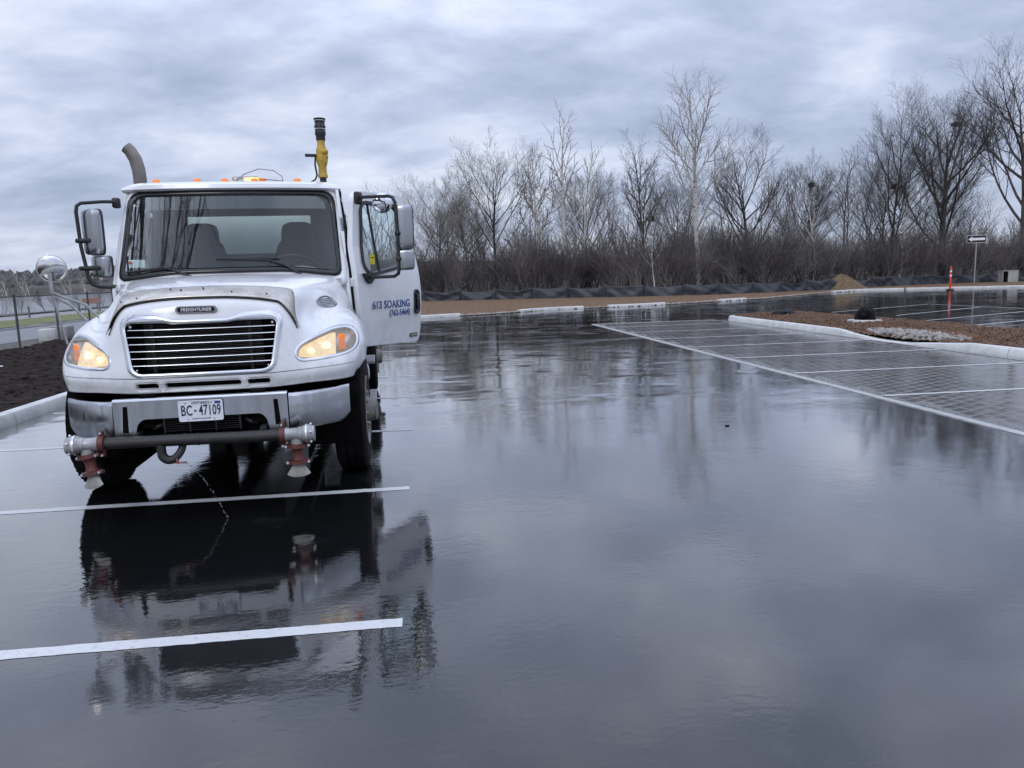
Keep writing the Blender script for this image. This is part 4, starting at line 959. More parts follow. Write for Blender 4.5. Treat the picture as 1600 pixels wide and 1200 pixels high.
# --- cab
def W(x, z):
    """windscreen surface: swept back at the corners and raked"""
    return 1.46+.13*(abs(x)/.95)**2.0+(z-1.70)*.50-.05*(z-1.7)**2
def band(name, A, B, m, parent, off0=0.0, off1=0.0, n=120, inset=0.0, smooth=60):
    A2 = outline_res(A, n); B2 = outline_res(B, n)
    k0 = min(range(n), key=lambda k: (B2[k]-A2[0]).length); B2 = B2[k0:]+B2[:k0]
    mb = MB(); rows = []
    for t, o in ((0, off0), (.5, (off0+off1)/2), (1, off1)): rows.append([(q.x, W(q.x, q.y)+o, q.y) for q in [A2[k].lerp(B2[k], t) for k in range(n)]])
    mb.grid(rows, closev=True); o = mb.build(name, m, parent, smooth); md = o.modifiers.new('t', 'SOLIDIFY'); md.thickness = .008; md.offset = 0; return o
OUT = roundpoly([(-1.02, 1.60), (1.02, 1.60), (1.015, 1.75), (.955, 2.50), (.90, 2.55), (-.90, 2.55), (-.955, 2.50), (-1.015, 1.75)], .03)[::1]
WSO = roundpoly([(-.975, 1.685), (-.5, 1.742), (.5, 1.742), (.965, 1.685), (.915, 2.495), (-.925, 2.495)], [.07, .1, .1, .07, .12, .12], 6)
WSI = roundpoly([(-.935, 1.735), (-.5, 1.785), (.5, 1.785), (.925, 1.735), (.878, 2.455), (-.888, 2.455)], [.06, .1, .1, .06, .12, .12], 6)
cab = empty('cab', parent=T)
band('windscreen_surround', OUT, WSO, M['white'], cab, 0.012, 0.0)
band('windscreen_seal', scalepoly(WSO, .006), WSI, M['gloss'], cab, -.008, -.006)
n = 100; A2 = outline_res(WSI, n); cen = Vector((0, 2.1)); mb = MB()
# glass: one curved pane, dark band printed along its top
rows = []
for z in np.linspace(1.70, 2.475, 60):
    hw = .965-.0725*(z-1.735)/1.0; zb = 1.735
    rows.append([(x, W(x, z)-.001, z) for x in np.linspace(-hw, hw-.01, 90)])
mb.grid(rows); mb.f = [q for q in mb.f if inside(scalepoly(WSI, .010), sum(mb.v[i][0] for i in q)/4, sum(mb.v[i][2] for i in q)/4)]
wsg = mb.build('windscreen', M['glass'], cab, 180)
vb = MB(); rows = []
for z in np.linspace(2.325, 2.455, 5):
    hw = .888-.0725*(z-1.735)-.012*((z-2.325)/.13)**3*8
    rows.append([(x, W(x, z)+.0025, z) for x in np.linspace(-hw, hw-.005, 30)])
vb.grid(rows); vb.build('shade_band', mat('tinted_shade_band', (0.006, 0.007, 0.009), rough=0.06, coat=1.0), cab, 180)
# shell: roof underside, sides, back wall
sh_ = MB(); L_ = [(-1.02, 1.0), (-1.02, 1.60), (-1.015, 1.75), (-.955, 2.50), (-.90, 2.55)]
yb_ = 2.72
def sidewall(sgn, holes_):
    mb = MB(); pr = [(1.03, .95), (1.035, 1.3), (1.02, 1.60), (1.015, 1.75), (.99, 2.1), (.955, 2.50), (.90, 2.56)]
    for i in range(len(pr)-1):
        (x0, z0), (x1, z1) = pr[i], pr[i+1]
        for y0, y1 in holes_((z0+z1)/2):
            ya0 = W(x0, z0)+.008 if y0 is None and z0 >= 1.6 else (1.62 if y0 is None else y0); ya1 = W(x1, z1)+.008 if y0 is None and z1 >= 1.6 else (1.62 if y0 is None else y0)
            mb.add([(sgn*x0, ya0, z0), (sgn*x0, y1, z0), (sgn*x1, y1, z1), (sgn*x1, ya1, z1)], [(0, 1, 2, 3)])
    return mb
sw = sidewall(-1, lambda z: [(None, yb_)] if not 1.70 < z < 2.4 else [(None, 1.95), (2.55, yb_)]); o = sw.build('side_wall', M['white'], cab, 40)
sw = sidewall(1, lambda z: [(None, 1.70 if z < 2 else 1.86), (2.60, yb_)] if z < 2.48 else [(None, yb_)]); o2 = sw.build('side_wall', M['white'], cab, 40)
for q in (o, o2): md = q.modifiers.new('t', 'SOLIDIFY'); md.thickness = .03; md.offset = 0
sgp = MB(); sgp.add([(-1.017, 1.95, 1.75), (-1.017, 2.55, 1.75), (-.965, 2.55, 2.40), (-.965, 1.98, 2.40)], [(0, 1, 2, 3)]); sgp.build('side_window', M['sideglass'], cab, None)
# door frame seal on the open driver side
df = MB(); df.tube([(1.02, 1.72, 1.06), (1.025, 1.72, 1.6), (1.0, 1.84, 2.1), (.955, 1.98, 2.44), (.955, 2.5, 2.45), (1.0, 2.58, 2.1), (1.03, 2.58, 1.1)], .016, 8); df.build('door_seal', M['black'], cab, 60)
bw = MB(); RWp = rrect(-.62, .62, 1.95, 2.34, .06)
# back wall with a window opening: four panels round it
bw.box(-1.02, 1.02, yb_-.02, yb_+.02, .95, 1.95); bw.box(-.95, .95, yb_-.02, yb_+.02, 2.34, 2.56); bw.box(-.99, -.62, yb_-.02, yb_+.02, 1.95, 2.34); bw.box(.62, .99, yb_-.02, yb_+.02, 1.95, 2.34)
bw.build('back_wall', M['cabin'], cab, None)
rw = MB(); rw.box(-.62, .62, yb_-.003, yb_+.003, 1.95, 2.34); rw.build('rear_window', M['rearglass'], cab, None)
fl = MB(); fl.box(-1.0, 1.0, 1.5, yb_, 1.0, 1.06); fl.box(-.82, .82, 1.52, 1.56, .7, 1.58); fl.build('cab_floor', M['void'], cab, None)
# roof cap with its front lip
rf = MB(); rows = []
for x in np.linspace(-1, 1, 31):
    ax_ = abs(x); hx = .985; e_ = 1-max(0, (ax_-.82)/.18)**2.5
    yf = 1.80+.14*ax_**3
    rows.append([(x*hx, yf+.16, 2.500), (x*hx, yf+.01, 2.503), (x*hx, yf-.012, 2.518), (x*hx, yf, 2.535+.02*e_), (x*hx*.995, yf+.08, 2.555+.032*e_), (x*hx*.98, yf+.30, 2.565+.045*e_), (x*hx*.97, 2.4, 2.565+.055*e_), (x*hx*.97, 2.72, 2.555+.045*e_), (x*hx*.97, 2.76, 2.50)])
rf.grid(rows); rf.f.append(tuple(range(9))); rf.f.append(tuple(range(30*9, 31*9))[::-1]); ro = rf.build('roof', M['white'], cab, 50)
for sg_ in (-1, 1):
    b_ = MB(); b_.prism([(sg_*.80, 1.15), (sg_*1.035, 1.15), (sg_*1.022, 1.60), (sg_*.985, 1.685), (sg_*.80, 1.70)], 1.605, 1.75); b_.build('cowl_panel', M['white'], cab, 40)
# marker lamps
for x, y in ((-.70, 2.02), (-.33, 1.98), (-.08, 1.98), (.19, 1.98), (.58, 2.0)):
    b_ = MB(); b_.lathe([(.034, 0), (.034, .008), (.028, .016), (.028, .026), (.020, .036), (.001, .040)], n=16, sx=1.25)
    b_.build('marker_lamp', M['amber'], T, 45, loc=(x, y, 2.588))
# low amber beacon bar and its wires
bc = empty('beacon', (.07, 2.30, 2.615), 0, T)
b_ = MB(); b_.box(-.13, .13, -.09, .09, 0, .02, .006); b_.build('base', M['alu'], bc, 40)
b_ = MB(); b_.box(-.13, .13, -.085, .085, .022, .062, .02, 3); b_.build('lens', M['lens'], bc, 50)
for k in range(5):
    b_ = MB(); b_.box(-.02+.026*k, .002+.026*k, -.05, .03, .024, .054, .004); b_.build('lamp', M['beaconlit'], bc, 40)
b_ = MB(); b_.lathe([(.034, 0), (.034, .04), (.026, .05), (.001, .052)], n=14); b_.build('turning_lamp', M['amber'], bc, 50, loc=(.155, -.03, .0))
b_ = MB(); b_.tube([(-.05, 2.3, 2.63), (.05, 2.25, 2.70), (.2, 2.2, 2.745), (.34, 2.2, 2.73), (.42, 2.18, 2.67), (.43, 2.18, 2.60)], .0035, 6); b_.build('wire', M['black'], T, 90)
b_ = MB(); b_.tube([(.2, 2.2, 2.64), (.3, 2.15, 2.635), (.43, 2.15, 2.622)], .004, 6); b_.build('wire', M['black'], T, 90)
# cab interior
for x in (-.46, .50):
    s_ = empty('seat', (x, 2.28, 1.05), 0, cab)
    b_ = MB(); b_.box(-.24, .24, -.28, .22, .32, .48, .06, 3); b_.build('cushion', M['seat'], s_, 60)
    b_ = MB(); rows = [[(hw*math.copysign(abs(math.cos(a))**.5, math.cos(a)), .20+.12*(z-.45)+.07*math.sin(a), z) for a in np.linspace(0, 2*math.pi, 21)[:-1]] for z, hw in ((.42, .22), (.6, .25), (.85, .25), (.98, .21), (1.02, .175), (1.12, .17), (1.18, .15), (1.205, .09))]
    b_.grid(rows, closev=True); b_.f.append(tuple(range(7*20, 8*20))); b_.build('backrest', M['seat'], s_, 70)
sw_ = empty('steering_wheel', (.50, 1.86, 1.74), 0, cab); sw_.rotation_euler = (R(-38), 0, 0)
b_ = MB(); b_.tube([(.235*math.cos(t), .235*math.sin(t), 0) for t in np.linspace(0, 2*math.pi, 41)[:-1]], .015, 10, close=True); b_.build('rim', M['black'], sw_, 60)
b_ = MB(); b_.lathe([(.07, -.03), (.075, 0), (.05, .015), (.001, .018)], n=20); b_.box(-.22, .22, -.02, .02, -.01, .005); b_.box(-.02, .02, -.22, 0, -.01, .005); b_.build('spokes', M['seat'], sw_, 50)
b_ = MB(); rows = []
for x in np.linspace(-.96, .96, 33):
    hump = .09*math.exp(-((x-.50)/.30)**4)+.05*math.exp(-((x-.0)/.30)**4)
    rows.append([(x, 1.55, 1.60), (x, 1.56, 1.66), (x, 1.66, 1.69+.4*hump), (x, 1.76, 1.70+hump), (x, 1.84, 1.68+hump), (x, 1.86, 1.60), (x, 1.84, 1.2)])
b_.grid(rows); b_.build('dashboard', M['dash'], cab, 60)
b_ = MB(); b_.add([(-.84, 1.47, 1.64), (.84, 1.47, 1.64), (.84, 1.60, 1.70), (-.84, 1.60, 1.70)], [(0, 1, 2, 3)]); b_.build('cowl_cover', M['black'], cab, None)
b_ = MB(); b_.prism(rrect(-.93, .93, 2.40, 2.47, .02), 1.98, 2.2); b_.build('header', M['cabin'], cab, None)
# wipers
def wp(x, z, o=.018): return (x, W(x, z)-o, z)
for pa, pb in (([wp(.62, 1.70, .03), wp(.46, 1.80), wp(.33, 1.845), wp(.02, 1.86)], [wp(-.13, 1.865, .012), wp(.20, 1.862, .012), wp(.42, 1.858, .012)]),
               ([wp(-.32, 1.71, .03), wp(-.50, 1.775), wp(-.58, 1.80), wp(-.68, 1.795)], [wp(-.91, 1.765, .012), wp(-.70, 1.785, .012), wp(-.50, 1.80, .012)])):
    wi = empty('wiper', parent=T); b_ = MB(); b_.tube(pa, [.010, .009, .008, .006], 8); b_.build('arm', M['black'], wi, 60)
    b_ = MB(); b_.tube(pb, .011, 6); b_.build('blade', M['black'], wi, 60)
b_ = MB(); b_.prism(rrect(-.90, -.76, 1.805, 1.875, .004, 2), 0, .002); so_ = b_.build('sticker', mat('pale_sticker', (.62, .72, .70), rough=.5), cab, None); so_.location = (0, W(-.83, 1.85)+.012, 0)
b_ = MB(); b_.prism([(-.885+.014*math.cos(t), 1.85+.014*math.sin(t)) for t in np.linspace(0, 6.283, 13)[:-1]], -.002, 0); q = b_.build('sticker_dot', mat('red_sticker', (.5, .06, .05), rough=.5), cab, None); q.location = (0, W(-.83, 1.85)+.010, 0)

# --- mirrors
def rshell(mb, c, sx, sy, sz, p=.32, n=20, m=10):
    rows = []
    for i in range(m+1):
        ph = math.pi*i/m; r_ = abs(math.sin(ph))**p; h_ = -math.copysign(abs(math.cos(ph))**p, math.cos(ph)) if abs(math.cos(ph)) > 1e-9 else 0
        rows.append([(c[0]+sx*r_*math.copysign(abs(math.cos(a))**p, math.cos(a)), c[1]+sy*r_*math.copysign(abs(math.sin(a))**.8, math.sin(a)), c[2]+sz*h_) for a in np.linspace(0, 2*math.pi, n+1)[:-1]])
    mb.grid(rows, closev=True); return mb
def mirror_head(parent, loc, rz, w, h, d=.055, name='mirror_head'):
    a = MB(); rshell(a, (0, 0, 0), w/2, d, h/2); o = a.build(name, M['steel'], parent, 60, loc=loc, rot=(0, 0, rz))
    g_ = MB(); rshell(g_, (0, d*.55, 0), w/2*1.04, .022, h/2*1.03); 
    o2 = newobj('mirror_rim', g_.mesh('mirror_rim', M['black'], 60), parent, loc, (0, 0, rz)); return o
ml = empty('wing_mirror', parent=T)
a_ = MB(); a_.tube([(-1.0, 1.82, 2.405), (-1.10, 1.75, 2.40), (-1.235, 1.62, 2.375), (-1.262, 1.60, 2.35), (-1.272, 1.60, 2.30), (-1.262, 1.6, 2.0), (-1.225, 1.6, 1.72), (-1.20, 1.6, 1.665), (-1.15, 1.61, 1.645), (-1.02, 1.62, 1.635)], .0155, 10); a_.build('arm', M['black'], ml, 60)
for q in ((-1.04, -.98, 1.80, 1.87, 2.35, 2.44), (-1.05, -.99, 1.58, 1.66, 1.60, 1.66), (-1.30, -1.17, 1.575, 1.63, 2.03, 2.07), (-1.29, -1.13, 1.575, 1.63, 1.79, 1.83)): a_ = MB(); a_.box(*q, .01); a_.build('bracket', M['black'], ml, 60)
mirror_head(ml, (-1.165, 1.64, 2.125), R(-28), .175, .40); mirror_head(ml, (-1.125, 1.66, 1.822), R(-25), .17, .19)
# cross-view mirror on the left fender
mc = empty('fender_mirror', parent=T)
cm_ = Vector((-1.185, .72, 1.785))
b_ = MB(); b_.lathe([(.001, .034), (.06, .040), (.095, .049), (.114, .058), (.118, .062), (.116, .066), (.001, .064)], axis='y', n=32); b_.build('mirror_disc', mat('pale_mirror_back', (0.78, 0.79, 0.80), rough=0.13, metal=1.0), mc, 50, loc=cm_, rot=(R(8), 0, R(8))).scale = (.9, .9, .9)
b_ = MB(); b_.lathe([(.115, .056), (.120, .058), (.121, .063), (.117, .068)], axis='y', n=32); b_.build('disc_rim', M['bolt'], mc, 50, loc=cm_, rot=(R(8), 0, R(8))).scale = (.9, .9, .9)
for pts in ([(-1.185, .70, 1.75), (-1.18, .70, 1.60)], ):
    b_ = MB(); b_.tube(pts, .013, 10); b_.build('stem', M['alu'], mc, 60)
for pts in ([(-1.18, .70, 1.61), (-1.13, .74, 1.575), (-1.0, .84, 1.505), (-.93, .88, 1.40)], [(-1.175, .71, 1.58), (-1.08, .78, 1.50), (-.99, .80, 1.38)], [(-1.18, .70, 1.62), (-1.165, .74, 1.40), (-1.15, .80, 1.20)]):
    b_ = MB(); b_.tube(pts, .0095, 8); b_.build('strut', M['alu'], mc, 60)

# --- exhaust stack, fill valve
b_ = MB(); b_.tube([(-1.12, 3.0, .9), (-1.12, 3.0, 2.78), (-1.125, 3.0, 2.86), (-1.145, 3.0, 2.96), (-1.19, 3.0, 3.05), (-1.225, 3.0, 3.085)], [.066]*4+[.064, .062], 20); b_.build('exhaust_stack', M['exhaust'], T, 60)
fv = empty('fill_standpipe', (.76, 3.0, 2.5), 0, T); fv.scale = (1, 1, .80)
b_ = MB(); b_.cyl((0, 0, -.6), (0, 0, .34), .036, 14); b_.build('riser', M['black'], fv, 60)
b_ = MB(); b_.lathe([(.052, .33), (.054, .36), (.046, .38), (.043, .46), (.05, .50), (.06, .54), (.062, .58), (.055, .62), (.058, .66), (.058, .70), (.046, .73), (.040, .78), (.043, .82)], n=18); b_.cyl((-.05, 0, .62), (.065, 0, .62), .045, 14); b_.ball((.03, -.03, .67), .045); b_.build('valve_body', M['yellow'], fv, 45)
b_ = MB(); b_.lathe([(.047, .82), (.050, .84), (.050, .88), (.058, .90), (.058, .95), (.050, .96), (.050, .985), (.060, .99), (.060, 1.02), (.052, 1.03), (.055, 1.07), (.062, 1.09), (.064, 1.11), (.001, 1.115)], n=18); b_.build('hose_coupling', M['black'], fv, 45)
for z in (.965, 1.075):
    b_ = MB(); b_.lathe([(.053, z), (.062, z+.003), (.062, z+.009), (.053, z+.012)], n=18); b_.build('clamp_band', M['bolt'], fv, 45)
b_ = MB(); b_.cyl((-.045, 0, .625), (-.175, -.02, .625), .022, 12); b_.build('handle', M['black'], fv, 50)
b_ = MB(); b_.tube([(-.065, -.02, .62), (-.075, -.03, .50), (-.06, -.04, .36), (-.08, -.04, .30), (-.15, -.06, .25), (-.19, -.10, .19), (-.20, -.15, .12)], .010, 8); b_.build('hose', M['black'], fv, 60)

# --- water tank behind the cab
tk = MB(); rows = []
for y, f in ((3.15, .02), (3.15, .93), (3.17, .985), (3.22, 1.0), (7.6, 1.0), (7.66, .98), (7.68, .9), (7.68, .02)):
    rows.append([(1.16*f*math.copysign(abs(math.cos(a))**.72, math.cos(a)), y, 1.83+.74*f*math.copysign(abs(math.sin(a))**.72, math.sin(a))) for a in np.linspace(0, 2*math.pi, 49)[:-1]])
tk.grid(rows, closev=True); tko = TP(tk, 'water_tank', 'tank', smooth=40)
for y in (3.9, 5.2, 6.6):
    b_ = MB(); b_.grid([[(1.175*math.copysign(abs(math.cos(a))**.72, math.cos(a)), yy, 1.83+.755*math.copysign(abs(math.sin(a))**.72, math.sin(a))) for a in np.linspace(0, 2*math.pi, 49)[:-1]] for yy in (y-.03, y+.03)], closev=True); b_.build('tank_band', M['tank'], tko, 40)
b_ = MB(); b_.box(-1.15, 1.15, 6.4, 6.46, 1.1, 1.2); b_.tube([(1.12, 3.4, 2.35), (1.12, 7.4, 2.35)], .015, 8); b_.build('hand_rail', M['alu'], tko, None)

# --- driver door, swung open
D = empty('driver_door', (1.085, 1.66, 0), R(54.4), T)
lab = D; D['label'] = 'open driver door with blue lettering'
DO = roundpoly([(.035, 1.00), (1.03, .965), (1.065, 1.05), (1.06, 1.62), (1.02, 2.10), (.965, 2.44), (.90, 2.505), (.22, 2.495), (.12, 2.44), (0.0, 1.95), (-.02, 1.60)], [.05, .07, .1, .2, .2, .05, .05, .05, .06, .15, .1], 4)
DW = roundpoly([(.10, 1.775), (.20, 1.685), (.60, 1.745), (.90, 1.80), (.90, 2.30), (.84, 2.385), (.255, 2.385), (.20, 2.33)], [.07, .07, .1, .06, .06, .06, .06, .08], 4)
def dy(x, z): return -.045*math.sin(min(1, max(0, (z-.96)/1.0))*math.pi)*(0.9)+.10*max(0, z-1.70)**1.2*.9-0.0
dn = 150
def dres(P): 
    return outline_res(P, dn)
A2 = dres(DO); B2 = dres(DW); k0 = min(range(dn), key=lambda k: (B2[k]-A2[0]).length); B2 = B2[k0:]+B2[:k0]
# skin as a fine grid cut by the outline (outside face and inner face)
DOs = scalepoly(DO, -.006)
def dskin(off, holes_, m, name):
    nx, nz = 110, 160; xs = np.linspace(-.03, 1.07, nx); zs = np.linspace(.95, 2.52, nz); mb = MB(); idx = {}
    def vid(i, j):
        if (i, j) not in idx: idx[(i, j)] = len(mb.v); x, z = xs[i], zs[j]; mb.v.append((x, dy(x, z)+off+cre(x, z)*(off <= 0), z))
        return idx[(i, j)]
    for i in range(nx-1):
        for j in range(nz-1):
            cx_, cz_ = (xs[i]+xs[i+1])/2, (zs[j]+zs[j+1])/2
            if inside(DOs, cx_, cz_) and not any(inside(h_, cx_, cz_) for h_ in holes_): mb.f.append((vid(i, j), vid(i+1, j), vid(i+1, j+1), vid(i, j+1)))
    return mb
def cre(x, z):
    # crease sweeping below the lettering
    zc_ = 1.19+.14*max(0, (x-.25)/.75)**1.6; t = (z-zc_)/.03
    return -.010*(1/(1+math.exp(-t)))*min(1, max(0, (x-.2)/.25))+.0
HND = rrect(.915, 1.015, 1.27, 1.53, .045, 5)
sk = dskin(0.0, [scalepoly(DW, .006)], M['white'], 'skin'); sk.build('door_skin', M['white'], D, 180)
si = dskin(.055, [DW], M['cabin'], 'inner'); si.build('door_lining', M['cabin'], D, 180)
eb = MB(); eb.grid([[(p.x, dy(p.x, p.y)+o+(cre(p.x, p.y) if o <= 0 else 0), p.y) for p in P2] for P2, o in ((dres(scalepoly(DO, -.018)), -.0012), (dres(scalepoly(DO, -.004)), -.002), (A2, -.0005), (A2, .057), (dres(scalepoly(DO, -.018)), .058))], closev=True)
eb.build('door_edge', M['white'], D, 60)
eb = MB(); eb.grid([[(q.x, dy(q.x, q.y)+o, q.y) for q in [P2[k] for k in range(dn)]] for P2, o in ((dres(scalepoly(DW, .018)), -.004), (dres(scalepoly(DW, .016)), -.010), (B2, -.008), (B2, .060))], closev=True)
eb = MB()
o1 = dres(scalepoly(DW, .016)); o3 = dres(scalepoly(DW, -.014))
eb.grid([[(q.x, dy(q.x, q.y)+o, q.y) for q in P2] for P2, o in ((o1, -.006), (o1, -.019), (o3, -.019), (o3, .06), (o1, .064))], closev=True)
eb.build('window_seal', M['black'], D, 40)
gp = MB(); cen = Vector((.53, 2.05)); gp.grid([[(q.x, dy(q.x, q.y)+.022, q.y) for q in [cen.lerp(p, f) for p in dres(DW)]] for f in (1.0, .7, .35, .01)], closev=True); gp.build('door_window', M['sideglass'], D, 180)
b_ = MB(); b_.tube([(.385, dy(.385, 1.70)+.015, 1.70), (.37, dy(.37, 2.05)+.015, 2.05), (.345, dy(.345, 2.39)+.015, 2.39)], .013, 6); b_.build('window_divider', M['black'], D, 60)
b_ = MB(); b_.prism(rrect(.255, .335, 1.79, 1.885, .004, 2), dy(.3, 1.83)+.014, dy(.3, 1.83)+.017); b_.build('yellow_sticker', mat('yellow_tag', (.75, .62, .03), rough=.5), D, None)
b_ = MB(); b_.prism(rrect(.270, .320, 1.852, 1.860, .001, 1), dy(.3, 1.83)+.012, dy(.3, 1.83)+.0135); b_.build('sticker_print', M['gloss'], D, None)
# handle recess
yh = dy(.97, 1.4)-.011; hb_ = MB(); rows = []
Hc = Vector((.965, 1.40)); Hp = [Vector(p) for p in HND]
for f, o in ((1.0, .004), (1.0, -.008), (.93, -.014), (.85, -.012), (.78, -.003), (.01, -.002)): rows.append([(q.x, yh+o, q.y) for q in [Hc.lerp(p, f) for p in Hp]])
hb_.grid(rows, closev=True); ho_ = hb_.build('door_handle', M['black'], D, 40)
b_ = MB(); b_.box(.945, .985, yh-.024, yh-.008, 1.32, 1.48, .006, 2); b_.build('handle_grip', M['gloss'], D, 60)
vy = dy(.95, 1.05)-.004; b_ = MB(); b_.box(.86, 1.0, vy-.008, vy+.01, 1.030, 1.068, .003); b_.build('drain_vent', M['black'], D, None)
b_ = MB()
for k in range(6): b_.box(.872+.020*k, .884+.020*k, vy-.011, vy-.006, 1.038, 1.060)
b_.build('vent_slats', M['boxgrey'], D, None)
ty = lambda z: min(dy(.5, z+.05)+cre(.7, z+.05), dy(.5, z-.05)+cre(.7, z-.05), dy(.5, z)+cre(.7, z))-.0008
for body, size, z, x, bo in (('613 SOAKING', .110, 1.388, .835, .0013), ('(762-5464)', .086, 1.300, .835, .0008)):
    text_mesh(body, size, M['blue'], D, (x, ty(z)-.001, z), (R(90)-(.10 if z > 1.6 else 0), 0, 0), sx=.92, bold=bo, ext=.0012, align='RIGHT')
# inner door details seen from the side
b_ = MB(); b_.box(.2, .85, .10, .16, 1.45, 1.52, .02); b_.build('arm_rest', M['seat'], D, 60)
# hinge and check strap
for z in (1.25, 1.62): b_ = MB(); b_.box(-.05, .03, .0, .05, z-.04, z+.04, .006); b_.build('hinge', M['white'], D, 40)
# door mirror (parts of the door)
mx = .085
a_ = MB(); a_.tube([(mx, -.0, 2.405), (mx, -.10, 2.41), (mx+.01, -.36, 2.40), (mx+.01, -.405, 2.385), (mx+.015, -.425, 2.34), (mx+.03, -.43, 2.1), (mx+.03, -.43, 1.74), (mx+.03, -.415, 1.69), (mx+.03, -.37, 1.665), (mx+.05, -.06, 1.66)], .0165, 10); a_.build('mirror_arm', M['black'], D, 60)
a_ = MB(); a_.box(mx-.045, mx+.05, -.045, .005, 2.345, 2.465, .02, 2); a_.build('mirror_mount', M['black'], D, 60)
a_ = MB(); a_.prism([(mx-.02, 1.70), (mx+.14, 1.71), (mx+.14, 1.66), (mx+.07, 1.60), (mx+.02, 1.63)], -.075, -.02); a_.build('mirror_mount', M['black'], D, 60)
a_ = MB(); rshell(a_, (0, 0, 0), .085, .055, .205); a_.build('mirror_head', M['steel'], D, 60, loc=(mx+.10, -.455, 2.12), rot=(0, 0, R(-60)))
a_ = MB(); rshell(a_, (0, .034, 0), .090, .024, .21); a_.build('mirror_back', M['black'], D, 60, loc=(mx+.10, -.455, 2.12), rot=(0, 0, R(-60)))
a_ = MB(); rshell(a_, (0, 0, 0), .085, .06, .095); a_.build('mirror_head', M['steel'], D, 60, loc=(mx+.10, -.455, 1.815), rot=(0, 0, R(-60)))
for z in (2.06, 1.825):
    a_ = MB(); a_.box(mx+.005, mx+.075, -.455, -.405, z-.022, z+.022, .008); a_.build('mirror_clamp', M['black'], D, 60)
a_ = MB(); a_.lathe([(.001, 0), (.05, .006), (.085, .020), (.095, .034), (.093, .04), (.001, .04)], axis='y', n=28); a_.build('round_mirror', M['mirrorglass'], D, 60, loc=(mx+.09, -.235, 2.355), rot=(0, 0, R(-50)))
a_ = MB(); a_.cyl((mx+.01, -.235, 2.40), (mx+.09, -.235, 2.36), .008, 8); a_.build('round_mirror_stem', M['alu'], D, 60)

# trickle of water from the drain
dr = MB(); rg = np.random.RandomState(2)
for k in range(46):
    t = k/45; x = -.13+.30*t; y = -.11-.16*t+.0*t; z = .385*(1-t**1.7)
    dr.ball((x+rg.normal(0, .003), y+rg.normal(0, .003), max(.006, z+rg.normal(0, .003))), rg.uniform(.002, .0055)*(1+.2*t), n=7, m=5)
M['drops'] = glass('falling_water', (0.80, 0.84, 0.88), 4.0)
do = dr.build('water_trickle', M['drops'], None, 180, fix=False); do.location = T.location; do.rotation_euler = T.rotation_euler
tag(do, 'thin trickle of water falling from the drain under the front spray bar', 'water trickle')

# ------------------------------------------------------------------ bare trees
def tubes_np(branches, sides):
    """branches: list of (points list, radii list) -> numpy V, F (quads); grouped by point count"""
    Vs = []; Fs = []; off = 0; byn = {}
    for p, r in branches: byn.setdefault(len(p), []).append((p, r))
    ang = np.linspace(0, 2*np.pi, sides+1)[:-1]; ca, sa = np.cos(ang), np.sin(ang)
    for n, lst in byn.items():
        P = np.array([b[0] for b in lst], float); Rr = np.array([b[1] for b in lst], float); B = len(lst)
        d = P[:, -1]-P[:, 0]; d /= np.linalg.norm(d, axis=1, keepdims=True)+1e-9
        ref = np.where(np.abs(d[:, 2:3]) < .9, np.array([[0, 0, 1.]]), np.array([[1., 0, 0]]))
        x = np.cross(d, ref); x /= np.linalg.norm(x, axis=1, keepdims=True); y = np.cross(d, x)
        ringv = x[:, None, :]*ca[None, :, None]+y[:, None, :]*sa[None, :, None]
        V = P[:, :, None, :]+ringv[:, None]*Rr[:, :, None, None]
        Vs.append(V.reshape(-1, 3))
        b = (np.arange(B)*n*sides)[:, None, None]+(np.arange(n-1)*sides)[None, :, None]; k = np.arange(sides)[None, None]; k2 = (k+1) % sides
        F = np.stack([b+k, b+k2, b+sides+k2, b+sides+k], -1).reshape(-1, 4)+off
        Fs.append(F); off += B*n*sides
    return np.concatenate(Vs), np.concatenate(Fs)
def unit(v): 
    n = math.sqrt(v[0]*v[0]+v[1]*v[1]+v[2]*v[2]) or 1; return (v[0]/n, v[1]/n, v[2]/n)
